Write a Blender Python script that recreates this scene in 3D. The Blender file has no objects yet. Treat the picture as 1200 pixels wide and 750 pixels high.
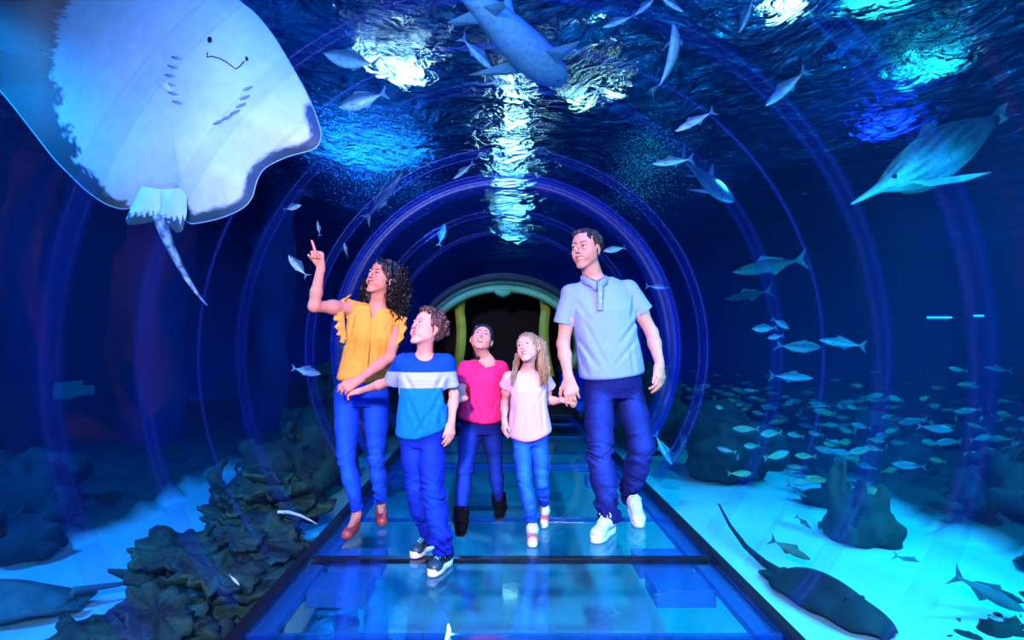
import bpy, bmesh, math, random
import numpy as np
from mathutils import Vector, Matrix, Quaternion, noise as mnoise

random.seed(7)
SC = bpy.context.scene
COL = SC.collection
V = Vector

# ------------------------------------------------------------------ camera
FPX = 650.0                      # focal length in pixels of the 1200 wide frame
CAMZ = 1.2
cd = bpy.data.cameras.new('camera')
cd.sensor_width = 36.0
cd.lens = FPX / 1200 * 36.0
cd.shift_x = 15 / 1200
cd.shift_y = 20 / 1200
cd.clip_start = 0.05
cd.clip_end = 200
cam = bpy.data.objects.new('camera', cd)
COL.objects.link(cam)
cam.location = (0, 0, CAMZ)
cam.rotation_euler = (math.pi / 2, 0, 0)
SC.camera = cam

def P(px, py, Y):
    """a world point from a measured pixel and a chosen real depth"""
    return V(((px - 585) / FPX * Y, Y, CAMZ - (py - 395) / FPX * Y))

# ------------------------------------------------------------------ world, exposure
SC.view_settings.view_transform = 'Standard'
SC.view_settings.look = 'None'
SC.view_settings.gamma = 1
SC.view_settings.use_curve_mapping = False
SC.view_settings.exposure = 0.35
w = bpy.data.worlds.new('aquarium_hall')
SC.world = w
w.use_nodes = True
bg = w.node_tree.nodes['Background']
bg.inputs[0].default_value = (0.0, 0.022, 0.22, 1)
bg.inputs[1].default_value = 0.35
SC.cycles.max_bounces = 9
SC.cycles.transparent_max_bounces = 24
SC.cycles.glossy_bounces = 4
SC.cycles.transmission_bounces = 4
SC.cycles.diffuse_bounces = 2
SC.cycles.caustics_reflective = False
SC.cycles.caustics_refractive = False
SC.cycles.sample_clamp_indirect = 4

# ------------------------------------------------------------------ flash and added lights
def aim(o, tgt):
    d = V(tgt) - o.location
    o.rotation_euler = d.to_track_quat('-Z', 'Y').to_euler()

def area(name, loc, tgt, size, power, col, size_y=None, spread=math.pi):
    l = bpy.data.lights.new(name, 'AREA')
    l.energy = power; l.color = col; l.size = size; l.spread = spread
    if size_y: l.shape = 'RECTANGLE'; l.size_y = size_y
    o = bpy.data.objects.new(name, l); COL.objects.link(o)
    o.location = loc; aim(o, tgt); return o

def spot(name, loc, tgt, power, col, angle=70, blend=.6, rad=.12):
    l = bpy.data.lights.new(name, 'SPOT')
    l.energy = power; l.color = col; l.spot_size = math.radians(angle); l.spot_blend = blend
    l.shadow_soft_size = rad
    o = bpy.data.objects.new(name, l); COL.objects.link(o)
    o.location = loc; aim(o, tgt); return o

# camera-side flash light that lights the family
area('flash_light', (-0.55, -0.3, 2.15), (0.0, 3.4, 0.95), .22, 80, (1.0, .75, .96), spread=math.radians(105))
# rim and fill lights added around the family
area('tunnel_blue_light', (0.1, 2.2, 3.7), (0, 4.2, 0), 1.2, 110, (.02, .14, 1.0))
spot('back_blue_light', (-0.7, 6.6, 2.3), (0, 3.4, 1.0), 220, (.08, .25, 1.0), 60, .7)
area('front_violet_fill', (1.0, -0.5, 1.9), (0.1, 3.4, 0.9), .7, 34, (.42, .35, 1.0), spread=math.radians(110))
spot('back_teal_light', (2.3, 5.6, 2.9), (.5, 3.4, 1.1), 60, (.05, .50, 1.0), 60, .7)
# unseen lights added over the sand, left bluer, right cyan
spot('sand_lamp_right', (4.6, 2.2, 3.85), (3.9, 4.0, -0.7), 1500, (.0, .50, .85), 104, .7)
spot('sand_lamp_right_far', (7.2, 5.5, 3.85), (5.0, 6.5, -0.7), 520, (.0, .70, .95), 95, .8)
spot('sand_lamp_left', (-4.6, 2.4, 3.85), (-3.4, 4.2, -0.7), 1300, (.0, .30, 1.0), 100, .7)
spot('sand_lamp_under', (2.2, 0.3, 3.6), (1.6, 3.8, -0.7), 1300, (.0, .66, .85), 62, .7)
spot('bubble_lamp_left', (-2.6, 5.2, 3.75), tuple(P(440, 190, 7.0)), 1600, (.03, .25, 1.0), 50, .7)  # blue light added for the left speck cloud
spot('bubble_lamp_right', (4.2, 5.0, 3.7), tuple(P(755, 195, 7.2)), 700, (.0, .6, .9), 45, .7)  # teal light added for the right speck cloud
spot('ray_lamp', (-1.0, 0.6, 2.0), tuple(P(190, 120, 3.2)), 85, (.74, .55, 1.0), 75, .8)  # light added for the ray's belly, no fixture there
spot('tank_uplight', (-1.9, 4.6, -.35), (.1, 3.9, 3.2), 260, (.03, .35, 1.0), 75, .7)  # added to light fish and ray undersides
spot('tank_uplight_right', (2.2, 3.6, -.35), (3.4, 5.2, 2.8), 420, (.0, .75, .9), 75, .7)  # added to brighten the fish at right from below
spot('wall_wash_middle', (0.9, 11.5, -.3), (0.6, 21, 1.6), 5200, (.01, .06, 1.0), 110, .8, .3)  # unseen light added to turn the back wall vivid blue
spot('wall_wash_left', (-8.5, 13.5, -.3), (-8, 20, 1.6), 420, (.005, .14, 1.0), 110, .8, .3)  # unseen light added for blue on the back wall's left
spot('wall_wash_right', (7.5, 12, .3), (9, 21, 1.8), 90, (.005, .2, 1.0), 110, .8, .3)  # unseen light added for faint blue on the back wall's right
# ================================================================== helpers
def tag(o, label=None, cat=None, group=None, kind=None):
    if label: o['label'] = label
    if cat: o['category'] = cat
    if group: o['group'] = group
    if kind: o['kind'] = kind
    return o

def empty(name, loc=(0, 0, 0), label=None, cat=None, group=None, kind=None, parent=None):
    o = bpy.data.objects.new(name, None); COL.objects.link(o)
    o.location = loc; o.empty_display_size = .1
    if parent: o.parent = parent
    return tag(o, label, cat, group, kind)

def newmesh(name, verts, faces, mat, parent=None, smooth=True, cols=None, loc=None):
    """verts in world space; origin moved to loc / parent location"""
    me = bpy.data.meshes.new(name)
    verts = np.asarray(verts, dtype=np.float64).reshape(-1, 3)
    off = V((0, 0, 0))
    if parent is not None:
        p = parent
        while p is not None:
            off += p.location; p = p.parent
    elif loc is not None:
        off = V(loc)
    verts = verts - np.array(off)
    if isinstance(faces, np.ndarray) and faces.ndim == 2:
        n, k = faces.shape
        me.vertices.add(len(verts)); me.vertices.foreach_set('co', verts.ravel())
        me.loops.add(n * k); me.polygons.add(n)
        me.loops.foreach_set('vertex_index', faces.ravel().astype(np.int32))
        me.polygons.foreach_set('loop_start', np.arange(0, n * k, k, dtype=np.int32))
        me.update(calc_edges=True)
    else:
        me.from_pydata([tuple(v) for v in verts], [], [tuple(int(i) for i in f) for f in faces])
    me.validate()
    if smooth: me.polygons.foreach_set('use_smooth', [True] * len(me.polygons))
    if cols is not None:
        a = me.color_attributes.new('col', 'FLOAT_COLOR', 'POINT')
        c = np.ones((len(verts), 4), dtype=np.float32); c[:, :3] = cols
        a.data.foreach_set('color', c.ravel())
    me.materials.append(mat)
    o = bpy.data.objects.new(name, me); COL.objects.link(o)
    if parent is not None: o.parent = parent
    elif loc is not None: o.location = loc
    return o

class MB:
    """collects simple shapes into one mesh"""
    def __init__(s): s.v = []; s.f = []
    def add(s, v, f):
        b = len(s.v); s.v += [tuple(x) for x in v]; s.f += [tuple(i + b for i in q) for q in f]
    def box(s, c, h, rot=None, taper=1.0):
        v = []
        for z in (-1, 1):
            t = taper if z > 0 else 1
            for x, y in ((-1, -1), (1, -1), (1, 1), (-1, 1)):
                p = V((x * h[0] * t, y * h[1] * t, z * h[2]))
                if rot: p = rot @ p
                v.append(V(c) + p)
        s.add(v, [(0, 3, 2, 1), (4, 5, 6, 7), (0, 1, 5, 4), (1, 2, 6, 5), (2, 3, 7, 6), (3, 0, 4, 7)])
    def tube(s, pts, rad, n=8, flat=1.0, closed=False):
        pts = [V(p) for p in pts]; m = len(pts)
        rs = rad if isinstance(rad, (list, tuple)) else [rad] * m
        rings = []; up = V((0, 0, 1))
        for i, p in enumerate(pts):
            if closed: t = pts[(i + 1) % m] - pts[i - 1]
            else: t = pts[min(i + 1, m - 1)] - pts[max(i - 1, 0)]
            t.normalize()
            a = t.cross(up)
            if a.length < .05: a = t.cross(V((0, 1, 0)))
            a.normalize(); b = a.cross(t)
            rings.append([p + (a * math.cos(q) + b * math.sin(q) * flat) * rs[i] for q in [2 * math.pi * k / n for k in range(n)]])
        v = [x for r in rings for x in r]; f = []
        for i in range(m if closed else m - 1):
            j = (i + 1) % m
            for k in range(n):
                f.append((i * n + k, i * n + (k + 1) % n, j * n + (k + 1) % n, j * n + k))
        if not closed:
            f.append(tuple(range(n - 1, -1, -1))); f.append(tuple((m - 1) * n + k for k in range(n)))
        s.add(v, f)
    def build(s, name, mat, parent=None, smooth=False, loc=None):
        return newmesh(name, s.v, s.f, mat, parent, smooth, loc=loc)

def bevel(o, w=.01, n=2):
    m = o.modifiers.new('bevel', 'BEVEL'); m.width = w; m.segments = n; m.limit_method = 'ANGLE'
    return o

def mat(name, col, rough=.5, var=0.0, scale=6.0, bump=0.0, bscale=None, metal=0.0, spec=.5, vcol=False,
        emit=None, estr=0, stretch=None, col2=None, sheen=0, sss=0):
    m = bpy.data.materials.new(name); m.use_nodes = True
    nt = m.node_tree; b = nt.nodes['Principled BSDF']
    b.inputs['Roughness'].default_value = rough
    b.inputs['Metallic'].default_value = metal
    b.inputs['Specular IOR Level'].default_value = spec
    if sheen:
        b.inputs['Sheen Weight'].default_value = sheen
    if sss:
        b.inputs['Subsurface Weight'].default_value = sss
        b.inputs['Subsurface Radius'].default_value = (.6, .25, .15)
        b.inputs['Subsurface Scale'].default_value = .012
    tc = nt.nodes.new('ShaderNodeTexCoord'); mp = nt.nodes.new('ShaderNodeMapping')
    nt.links.new(tc.outputs['Object'], mp.inputs[0])
    if stretch: mp.inputs['Scale'].default_value = stretch
    src = None
    if vcol:
        at = nt.nodes.new('ShaderNodeVertexColor'); at.layer_name = 'col'; src = at.outputs[0]
    if var > 0 or col2:
        nz = nt.nodes.new('ShaderNodeTexNoise'); nz.inputs['Scale'].default_value = scale
        nz.inputs['Detail'].default_value = 5
        nt.links.new(mp.outputs[0], nz.inputs[0])
        rp = nt.nodes.new('ShaderNodeValToRGB')
        if vcol:
            rp.color_ramp.elements[0].color = (1 - var,) * 3 + (1,); rp.color_ramp.elements[1].color = (1 + var,) * 3 + (1,)
        elif col2:
            rp.color_ramp.elements[0].color = tuple(col) + (1,); rp.color_ramp.elements[1].color = tuple(col2) + (1,)
        else:
            rp.color_ramp.elements[0].color = tuple(c * (1 - var) for c in col) + (1,)
            rp.color_ramp.elements[1].color = tuple(min(1, c * (1 + var)) for c in col) + (1,)
        rp.color_ramp.elements[0].position = .36; rp.color_ramp.elements[1].position = .64
        nt.links.new(nz.outputs[0], rp.inputs[0])
        if vcol:
            mx = nt.nodes.new('ShaderNodeMix'); mx.data_type = 'RGBA'; mx.blend_type = 'MULTIPLY'
            mx.inputs[0].default_value = 1
            nt.links.new(src, mx.inputs[6]); nt.links.new(rp.outputs[0], mx.inputs[7]); src = mx.outputs[2]
        else: src = rp.outputs[0]
    if src is not None: nt.links.new(src, b.inputs['Base Color'])
    else: b.inputs['Base Color'].default_value = tuple(col) + (1,)
    if bump > 0:
        n2 = nt.nodes.new('ShaderNodeTexNoise'); n2.inputs['Scale'].default_value = bscale or scale * 4
        n2.inputs['Detail'].default_value = 4
        nt.links.new(mp.outputs[0], n2.inputs[0])
        bp = nt.nodes.new('ShaderNodeBump'); bp.inputs['Strength'].default_value = bump
        bp.inputs['Distance'].default_value = .02
        nt.links.new(n2.outputs[0], bp.inputs['Height']); nt.links.new(bp.outputs[0], b.inputs['Normal'])
    if emit:
        b.inputs['Emission Color'].default_value = tuple(emit) + (1,); b.inputs['Emission Strength'].default_value = estr
    return m

def clear_mat(name, tint, gloss, tint_gloss=(1, 1, 1), rough=0.0, diff=0.0, dcol=(0, .1, .8), cap=.07):
    """thin clear sheet: tinted transparency, a fresnel gloss and a little diffuse dust"""
    m = bpy.data.materials.new(name); m.use_nodes = True; nt = m.node_tree
    for n in list(nt.nodes): nt.nodes.remove(n)
    out = nt.nodes.new('ShaderNodeOutputMaterial')
    tr = nt.nodes.new('ShaderNodeBsdfTransparent'); tr.inputs[0].default_value = tuple(tint) + (1,)
    gl = nt.nodes.new('ShaderNodeBsdfGlossy'); gl.inputs[0].default_value = tuple(tint_gloss) + (1,); gl.inputs['Roughness'].default_value = rough
    fr = nt.nodes.new('ShaderNodeFresnel'); fr.inputs[0].default_value = 1.45
    mu = nt.nodes.new('ShaderNodeMath'); mu.operation = 'MULTIPLY'; mu.inputs[1].default_value = gloss; mu.use_clamp = True
    nt.links.new(fr.outputs[0], mu.inputs[0])
    mn = nt.nodes.new('ShaderNodeMath'); mn.operation = 'MINIMUM'; mn.inputs[1].default_value = cap
    nt.links.new(mu.outputs[0], mn.inputs[0])
    mx = nt.nodes.new('ShaderNodeMixShader')
    nt.links.new(mn.outputs[0], mx.inputs[0]); nt.links.new(tr.outputs[0], mx.inputs[1]); nt.links.new(gl.outputs[0], mx.inputs[2])
    last = mx
    if diff > 0:
        df = nt.nodes.new('ShaderNodeBsdfDiffuse'); df.inputs[0].default_value = tuple(dcol) + (1,)
        m2 = nt.nodes.new('ShaderNodeMixShader'); m2.inputs[0].default_value = diff
        nt.links.new(mx.outputs[0], m2.inputs[1]); nt.links.new(df.outputs[0], m2.inputs[2]); last = m2
    nt.links.new(last.outputs[0], out.inputs[0])
    return m

# ================================================================== setting
TX, TZ, TR = .06, 1.10, 1.60          # tunnel axis and radius
FH = 1.10                             # half width of the walkway
SAND = -0.62

M_wall = mat('deep_tank_paint', (.002, .014, .05), .9, col2=(.004, .030, .10), scale=.35)
M_black = mat('black_rubber', (.006, .007, .010), .35)
M_sand = mat('pale_aquarium_sand', (1, 1, 1), .95, vcol=True, var=.16, scale=1.1, bump=.35, bscale=5, stretch=(1, .35, 1))
M_rock = mat('mossy_rock', (.02, .035, .03), .8, col2=(.10, .17, .12), scale=5, bump=.9, bscale=22)
M_rockb = mat('blue_grey_rock', (.03, .05, .07), .8, col2=(.12, .18, .22), scale=4, bump=.8, bscale=18)
M_tube = clear_mat('tunnel_acrylic', (.93, .97, 1), .6, cap=.004)
M_seam = clear_mat('acrylic_seam', (.84, .90, 1.0), 1.0, (.25, .4, 1), .3, diff=.05, dcol=(.01, .06, .8), cap=.03)
M_seamf = clear_mat('acrylic_seam_faint', (.955, .97, 1.0), 1.0, (.2, .35, 1), .35, diff=.022, dcol=(.01, .06, .8), cap=.007)
M_seam2 = clear_mat('acrylic_seam_edge', (.6, .7, 1.0), 1.5, (.35, .5, 1), .25, diff=.10, dcol=(.03, .10, .9), cap=.08)
M_floorglass = clear_mat('floor_glass', (.66, .88, .90), 2.0, (.8, .9, 1), .015, cap=.20)
M_block = clear_mat('clear_blue_block', (.5, .72, 1), 3.0, (.6, .8, 1), .05, diff=.5, dcol=(.10, .36, 1), cap=.4)
M_beam = clear_mat('clear_blue_beam', (.42, .66, .95), 3.0, (.5, .7, 1), .08, diff=.12, dcol=(.02, .22, .8), cap=.4)

# --- tank walls (far, dark, blue lit)
def quadwall(name, a, b, z0, z1, m, n=40):
    a = V(a); b = V(b); vs = []; fs = []
    nz = 12
    for i in range(n + 1):
        for k in range(nz + 1):
            t = i / n; p = a.lerp(b, t); z = z0 + (z1 - z0) * k / nz
            nn = V((-(b - a).y, (b - a).x, 0)).normalized()
            d = .35 * mnoise.noise(V((p.x * .35, p.y * .35, z * .4)))
            vs.append((p.x + nn.x * d, p.y + nn.y * d, z))
    for i in range(n):
        for k in range(nz):
            q = i * (nz + 1) + k; fs.append((q, q + nz + 1, q + nz + 2, q + 1))
    return tag(newmesh(name, vs, fs, m), kind='structure')
WATERZ = 3.95
quadwall('wall_back', (-14, 21, 0), (16, 21, 0), -1.5, 6.6, M_wall)
quadwall('wall_left', (-12.5, -5, 0), (-12.5, 21.3, 0), -1.5, 6.6, M_wall)
quadwall('wall_right', (15, 21.3, 0), (15, -5, 0), -1.5, 6.6, M_wall)
quadwall('wall_front', (16, -4.5, 0), (-14, -4.5, 0), -1.5, 6.6, M_wall)

# --- sand bed: one large relief
def sandz(x, y):
    e = 0.0
    d = abs(x - TX)
    e += .10 * mnoise.noise(V((x * .5, y * .35, 1))) + .035 * mnoise.noise(V((x * 1.7, y * .9, 4)))
    if x > 0: e += -.05 * max(0, d - 3)
    return SAND + e * min(1, max(0, (d - 1.0)) + .3)
xs = np.concatenate([np.linspace(-13, -7, 25), np.linspace(-6.8, 8, 240), np.linspace(8.2, 15.5, 40)])
ys = np.concatenate([np.linspace(-5, .5, 12), np.linspace(.6, 9, 170), np.linspace(9.3, 21.5, 34)])
ny = len(ys)
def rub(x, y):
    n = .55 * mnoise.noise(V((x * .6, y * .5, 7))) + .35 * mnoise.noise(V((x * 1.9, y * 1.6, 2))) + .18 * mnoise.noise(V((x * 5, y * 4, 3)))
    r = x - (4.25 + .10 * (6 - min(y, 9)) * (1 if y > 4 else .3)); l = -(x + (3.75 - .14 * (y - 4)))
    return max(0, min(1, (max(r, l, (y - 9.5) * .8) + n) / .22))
vv = []; gc = []
for x in xs:
    for y in ys:
        k = rub(x, y)
        vv.append((x, y, sandz(x, y) + k * (.10 + .22 * abs(mnoise.noise(V((x * 2.1, y * 1.7, 9)))) + .08 * mnoise.noise(V((x * 6, y * 5, 1))))))
        g = mnoise.noise(V((x * 3, y * 3, 5)))
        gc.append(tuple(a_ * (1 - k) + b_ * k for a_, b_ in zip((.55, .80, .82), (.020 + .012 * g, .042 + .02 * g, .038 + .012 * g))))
ff = np.array([(i * ny + j, (i + 1) * ny + j, (i + 1) * ny + j + 1, i * ny + j + 1) for i in range(len(xs) - 1) for j in range(ny - 1)])
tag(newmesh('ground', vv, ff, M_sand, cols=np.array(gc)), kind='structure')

# --- water surface with real waves, seen from below
def water_mat():
    m = bpy.data.materials.new('rippling_water'); m.use_nodes = True; nt = m.node_tree
    for n in list(nt.nodes): nt.nodes.remove(n)
    out = nt.nodes.new('ShaderNodeOutputMaterial')
    rf = nt.nodes.new('ShaderNodeBsdfRefraction'); rf.inputs['IOR'].default_value = 1.06; rf.inputs['Roughness'].default_value = 0
    rf.inputs[0].default_value = (.78, .9, 1, 1)
    gl = nt.nodes.new('ShaderNodeBsdfGlossy'); gl.inputs['Roughness'].default_value = .03; gl.inputs[0].default_value = (.4, .72, 1, 1)
    mx = nt.nodes.new('ShaderNodeMixShader'); mx.inputs[0].default_value = .66
    tc = nt.nodes.new('ShaderNodeTexCoord'); mp = nt.nodes.new('ShaderNodeMapping'); mp.inputs['Scale'].default_value = (1, .8, 1)
    nt.links.new(tc.outputs['Object'], mp.inputs[0])
    nz = nt.nodes.new('ShaderNodeTexNoise'); nz.inputs['Scale'].default_value = 4.6; nz.inputs['Detail'].default_value = 7; nz.inputs['Distortion'].default_value = .8
    nt.links.new(mp.outputs[0], nz.inputs[0])
    bp = nt.nodes.new('ShaderNodeBump'); bp.inputs['Strength'].default_value = .9; bp.inputs['Distance'].default_value = .22
    nt.links.new(nz.outputs[0], bp.inputs['Height'])
    for n in (rf, gl): nt.links.new(bp.outputs[0], n.inputs['Normal'])
    nt.links.new(rf.outputs[0], mx.inputs[1]); nt.links.new(gl.outputs[0], mx.inputs[2]); nt.links.new(mx.outputs[0], out.inputs[0])
    return m
M_water = water_mat()
gx = np.linspace(-13, 15.5, 330); gy = np.linspace(-4.8, 21.3, 300)
X, Y = np.meshgrid(gx, gy, indexing='ij'); Z = np.zeros_like(X)
rng = np.random.RandomState(3)
for i in range(26):
    k = rng.uniform(1.5, 9); a = rng.uniform(0, 2 * math.pi); ph = rng.uniform(0, 6.3)
    Z += .045 / k * np.sin(k * (X * math.cos(a) + Y * math.sin(a)) + ph + .8 * np.sin(.6 * X + i) + .8 * np.sin(.5 * Y + 2 * i))
Z += WATERZ
nyy = len(gy); I, J = np.meshgrid(np.arange(len(gx) - 1), np.arange(nyy - 1), indexing='ij')
Q = (I * nyy + J).ravel()
tag(newmesh('water_surface', np.stack([X, Y, Z], -1).reshape(-1, 3), np.stack([Q, Q + nyy, Q + nyy + 1, Q + 1], 1), M_water), kind='structure')

bmc = MB(); bmc.box((1, 8, 6.75), (15.5, 14, .1)); tag(bmc.build('ceiling', M_black), kind='structure')
# --- hall lamps above the water, seen shimmering through it
M_lamp = mat('lamp_glow', (1, 1, 1), emit=(.80, .92, 1), estr=80)
M_lamp_y = mat('lamp_glow_warm', (1, 1, 1), emit=(.8, .95, .75), estr=40)
M_lamp_t = mat('lamp_glow_teal', (1, 1, 1), emit=(.05, .8, .8), estr=16)
M_glow_a = mat('lamp_glow_azure', (1, 1, 1), emit=(.02, .28, 1), estr=9)
M_lamp_b = mat('lamp_glow_blue', (1, 1, 1), emit=(.02, .06, 1), estr=32)
M_house = mat('lamp_housing', (.02, .02, .03), .5)
lamps = [ # px, py (as seen), Z, radius, mat, words
 (602, 128, 4.85, .14, 'w', 'white hall lamp nearest the shark, glinting above the middle of the tunnel'),
 (603, 190, 4.6, .26, 'w', 'white hall lamp in the middle of the row over the tunnel'),
 (600, 262, 4.5, .40, 'w', 'white hall lamp third from the back in the row over the tunnel'),
 (597, 225, 4.55, .32, 'w', 'white hall lamp second from the back in the row over the tunnel'),
 (604, 155, 4.7, .16, 'w', 'white hall lamp second from the front in the row over the tunnel'),
 (600, 288, 4.4, .34, 'w', 'white hall lamp low at the very back of the row over the tunnel'),
 (475, 105, 4.85, .20, 'w', 'white hall lamp glinting over the woman, right of the cluster'),
 (440, 92, 4.85, .10, 'w', 'small white hall lamp left of the bright glint over the woman'),
 (678, 132, 4.85, .17, 'y', 'warm white hall lamp glinting over the man'),
 (718, 118, 4.85, .10, 'y', 'small warm hall lamp right of the glint over the man'),
 (925, 22, 4.8, .22, 'y', 'greenish hall lamp shimmering at the top right of the water'),
 (1030, 18, 4.8, .30, 't', 'teal hall lamp beside the greenish one at the top right'),
 (1085, 100, 4.75, .34, 't', 'teal hall lamp above the large pale fish'),
 (1040, 165, 4.75, .40, 'b', 'deep blue hall lamp left of the large pale fish'),
 (430, 190, 4.85, 1.25, 'a', 'wide blue hall lamp behind the splash over the woman'),  # added glow source, not one of the lamps
]
for px, py, z, r, k, words in lamps:
    Yd = (z - CAMZ) * FPX / (395 - py)
    c = P(px, py, Yd)
    e = empty('hall_lamp', c, words, 'lamp', 'hall lamps above the water')
    bm = MB(); bm.tube([c + V((0, 0, .02)), c], r, 20); bm.build('lens', {'w': M_lamp, 'y': M_lamp_y, 't': M_lamp_t, 'b': M_lamp_b, 'a': M_glow_a}[k], e)
    bm = MB(); bm.tube([c + V((0, 0, .18)), c + V((0, 0, .17)), c + V((0, 0, .03))], [r * .5, r * .9, r * 1.05], 20); bm.build('housing', M_house, e)
    bm = MB(); bm.tube([c + V((0, 0, .17)), V((c.x, c.y, 6.63))], .02, 6); bm.build('rod', M_house, e)

# --- acrylic tunnel: near section, narrower far section
def tube_shell(y0, y1, r0, r1, n=72, m=24):
    v = []; f = []
    for j in range(m + 1):
        t = j / m; y = y0 + (y1 - y0) * t; r = r0 + (r1 - r0) * t
        for i in range(n):
            a = 2 * math.pi * i / n
            v.append((TX + r * math.cos(a), y, TZ + r * math.sin(a)))
    for j in range(m):
        for i in range(n):
            f.append((j * n + i, (j + 1) * n + i, (j + 1) * n + (i + 1) % n, j * n + (i + 1) % n))
    return v, f
tun = empty('acrylic_tunnel', (TX, 3, 0), kind='structure')
FAR = 8.7
v, f = tube_shell(-2.6, 5.2, TR, TR); newmesh('acrylic_shell', v, f, M_tube, tun)
v, f = tube_shell(5.2, FAR, TR - .12, TR - .2); newmesh('acrylic_shell', v, f, M_tube, tun)
def ring(y, r0, r1, wy, m, name='seam_band', n=96):
    """an arch that springs from the walkway kerb on each side"""
    v = []; f = []
    prof = [(-wy, r0), (-wy, r1), (wy, r1), (wy, r0)]
    a0 = -math.asin(min(1, (TZ + .0) / r1)) + .02; a1 = math.pi - a0
    for i in range(n + 1):
        a = a0 + (a1 - a0) * i / n
        for yy, r in prof: v.append((TX + r * math.cos(a), y + yy, TZ + r * math.sin(a)))
    for i in range(n):
        j = i + 1
        for k in range(4):
            f.append((i * 4 + k, i * 4 + (k + 1) % 4, j * 4 + (k + 1) % 4, j * 4 + k))
    f += [(0, 1, 2, 3), (n * 4 + 3, n * 4 + 2, n * 4 + 1, n * 4)]
    return newmesh(name, v, f, m, tun)
for y, wy in ((1.92, .05), (2.42, .045), (3.34, .06), (4.55, .10), (5.2, .06), (6.1, .12), (7.2, .10)):
    rr = TR if y < 5.3 else TR - .15
    ring(y, rr + .002, rr + .03, wy, M_seam if y > 4 else M_seamf)
for y in (2.86, 5.24):
    ring(y, TR + .002, TR + .022, .006, M_seam2 if y > 4 else M_seamf, 'seam_edge')
ring(5.2, TR - .14, TR + .05, .012, M_seam, 'joint_flange')

# --- walkway floor
fl = empty('floor', (TX, 0, 0), kind='structure')
joints = [-2.0, -.2, 1.1, 2.24, 3.02, 3.68, 5.13, 5.8, 6.7, 7.7, 8.6]
for a, b in zip(joints[:-1], joints[1:]):
    bm = MB(); bm.box((TX, (a + b) / 2, -.015), (FH - .01, (b - a) / 2 - .008, .0145))
    bevel(bm.build('glass_pane', M_floorglass, fl), .004)
for y in joints[1:-1]:
    dark = abs(y - 3.02) < .01
    bm = MB()
    if dark: bm.box((TX, y, -.012), (FH - .02, .022, .0135))
    else: bm.box((TX, y, -.012), (FH - .02, .009, .0125))
    bm.build('joint_strip', M_black if dark else M_beam, fl)
# beam under the near joint
for y in (2.24, 5.45):
    bm = MB(); bm.box((TX, y + .0, -.075), (FH - .06, .045, .035)); bevel(bm.build('cross_beam', M_block, fl), .008)
for sx in (-1, 1):
    bm = MB(); bm.box((TX + sx * (FH + .018), 3.2, -.02), (.020, 5.5, .040)); bm.build('edge_strip', M_black, fl)
    bm = MB(); bm.box((TX + sx * (FH - .045), 3.2, -.055), (.045, 5.4, .018)); bm.build('edge_rail', M_block, fl)
    for yb in (2.86, 3.19, 5.0, 5.6):
        bm = MB(); bm.box((TX + sx * (FH - .23), yb, -.10), (.15, .11 if yb < 4 else .09, .045)); bevel(bm.build('support_block', M_block, fl), .006)

# --- portal at the far end
por = empty('tunnel_portal', (TX, FAR, 0), 'green ringed arched doorway at the dark far end of the tunnel', 'doorway')
M_green = mat('green_painted_ring', (.06, .20, .07), .5, col2=(.12, .32, .12), scale=3)
M_green2 = mat('dark_green_ring', (.008, .04, .02), .6, col2=(.02, .09, .03), scale=3)
M_yel = mat('yellow_arch_band', (.30, .42, .02), .6, col2=(.42, .50, .03), scale=3)
M_dark = mat('dark_corridor', (.004, .005, .008), .8)
def arch_pts(cx, y, cz, rx, rz, a0, a1, n=40):
    return [V((cx + rx * math.cos(math.radians(a0 + (a1 - a0) * i / n)), y, cz + rz * math.sin(math.radians(a0 + (a1 - a0) * i / n)))) for i in range(n + 1)]
cx = .055
for rx, rz, th, mm, nm in ((1.17, .86, .060, M_green, 'outer_ring'), (1.25, .955, .045, M_green2, 'outer_ring'), (1.34, 1.05, .06, M_dark, 'dark_collar')):
    bm = MB(); bm.tube(arch_pts(cx, FAR + (.0 if rx < 1.2 else .08), 1.10, rx, rz, -25, 205), th, 12); bm.build(nm, mm, por, True)
bm = MB()
pin = arch_pts(cx, FAR + .5, 1.05, .78, 1.0, -40, 60, 24); pin2 = arch_pts(cx, FAR + .5, 1.05, .62, 1.02, -40, 60, 24)
def band(sx):
    b = MB(); v = []; f = []
    n = 20
    for i in range(n + 1):
        t = i / n; z = .55 + t * 1.35
        xo = .86 - .10 * math.sin(t * 3.0) + (.05 if t > .8 else 0) * (t - .8) * -8; xi = xo - .16
        for x in (xo, xi):
            for yy in (0, .05): v.append((cx + sx * x, FAR + .45 + yy, z))
    for i in range(n):
        q = i * 4
        f += [(q, q + 4, q + 6, q + 2), (q + 1, q + 3, q + 7, q + 5), (q, q + 1, q + 5, q + 4), (q + 2, q + 6, q + 7, q + 3)]
    b.add(v, f); b.build('yellow_band', M_yel, por, True)
band(-1); band(1)
bm = MB(); bm.box((cx, FAR + 3.4, 1.0), (1.25, .05, 1.05)); bm.build('back_panel', M_dark, por)
pts = arch_pts(cx, FAR + .1, 1.10, 1.27, .96, -35, 215, 36); v = []; f = []; q = len(pts)
for yy in (0.0, 3.3):
    for sc_ in (1.0, 1.03):
        for p in pts: v.append((cx + (p.x - cx) * sc_, FAR + .1 + yy, 1.1 + (p.z - 1.1) * sc_))
for i in range(q - 1):
    f += [(i, i + 1, 2 * q + i + 1, 2 * q + i), (q + i, 3 * q + i, 3 * q + i + 1, q + i + 1), (i, q + i, q + i + 1, i + 1), (2 * q + i, 2 * q + i + 1, 3 * q + i + 1, 3 * q + i)]
newmesh('corridor_arch', v, f, M_dark, por)
bm = MB(); bm.box((cx, FAR + 1.8, -.06), (1.25, 1.75, .04)); bm.build('corridor_floor', M_dark, por)
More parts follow.
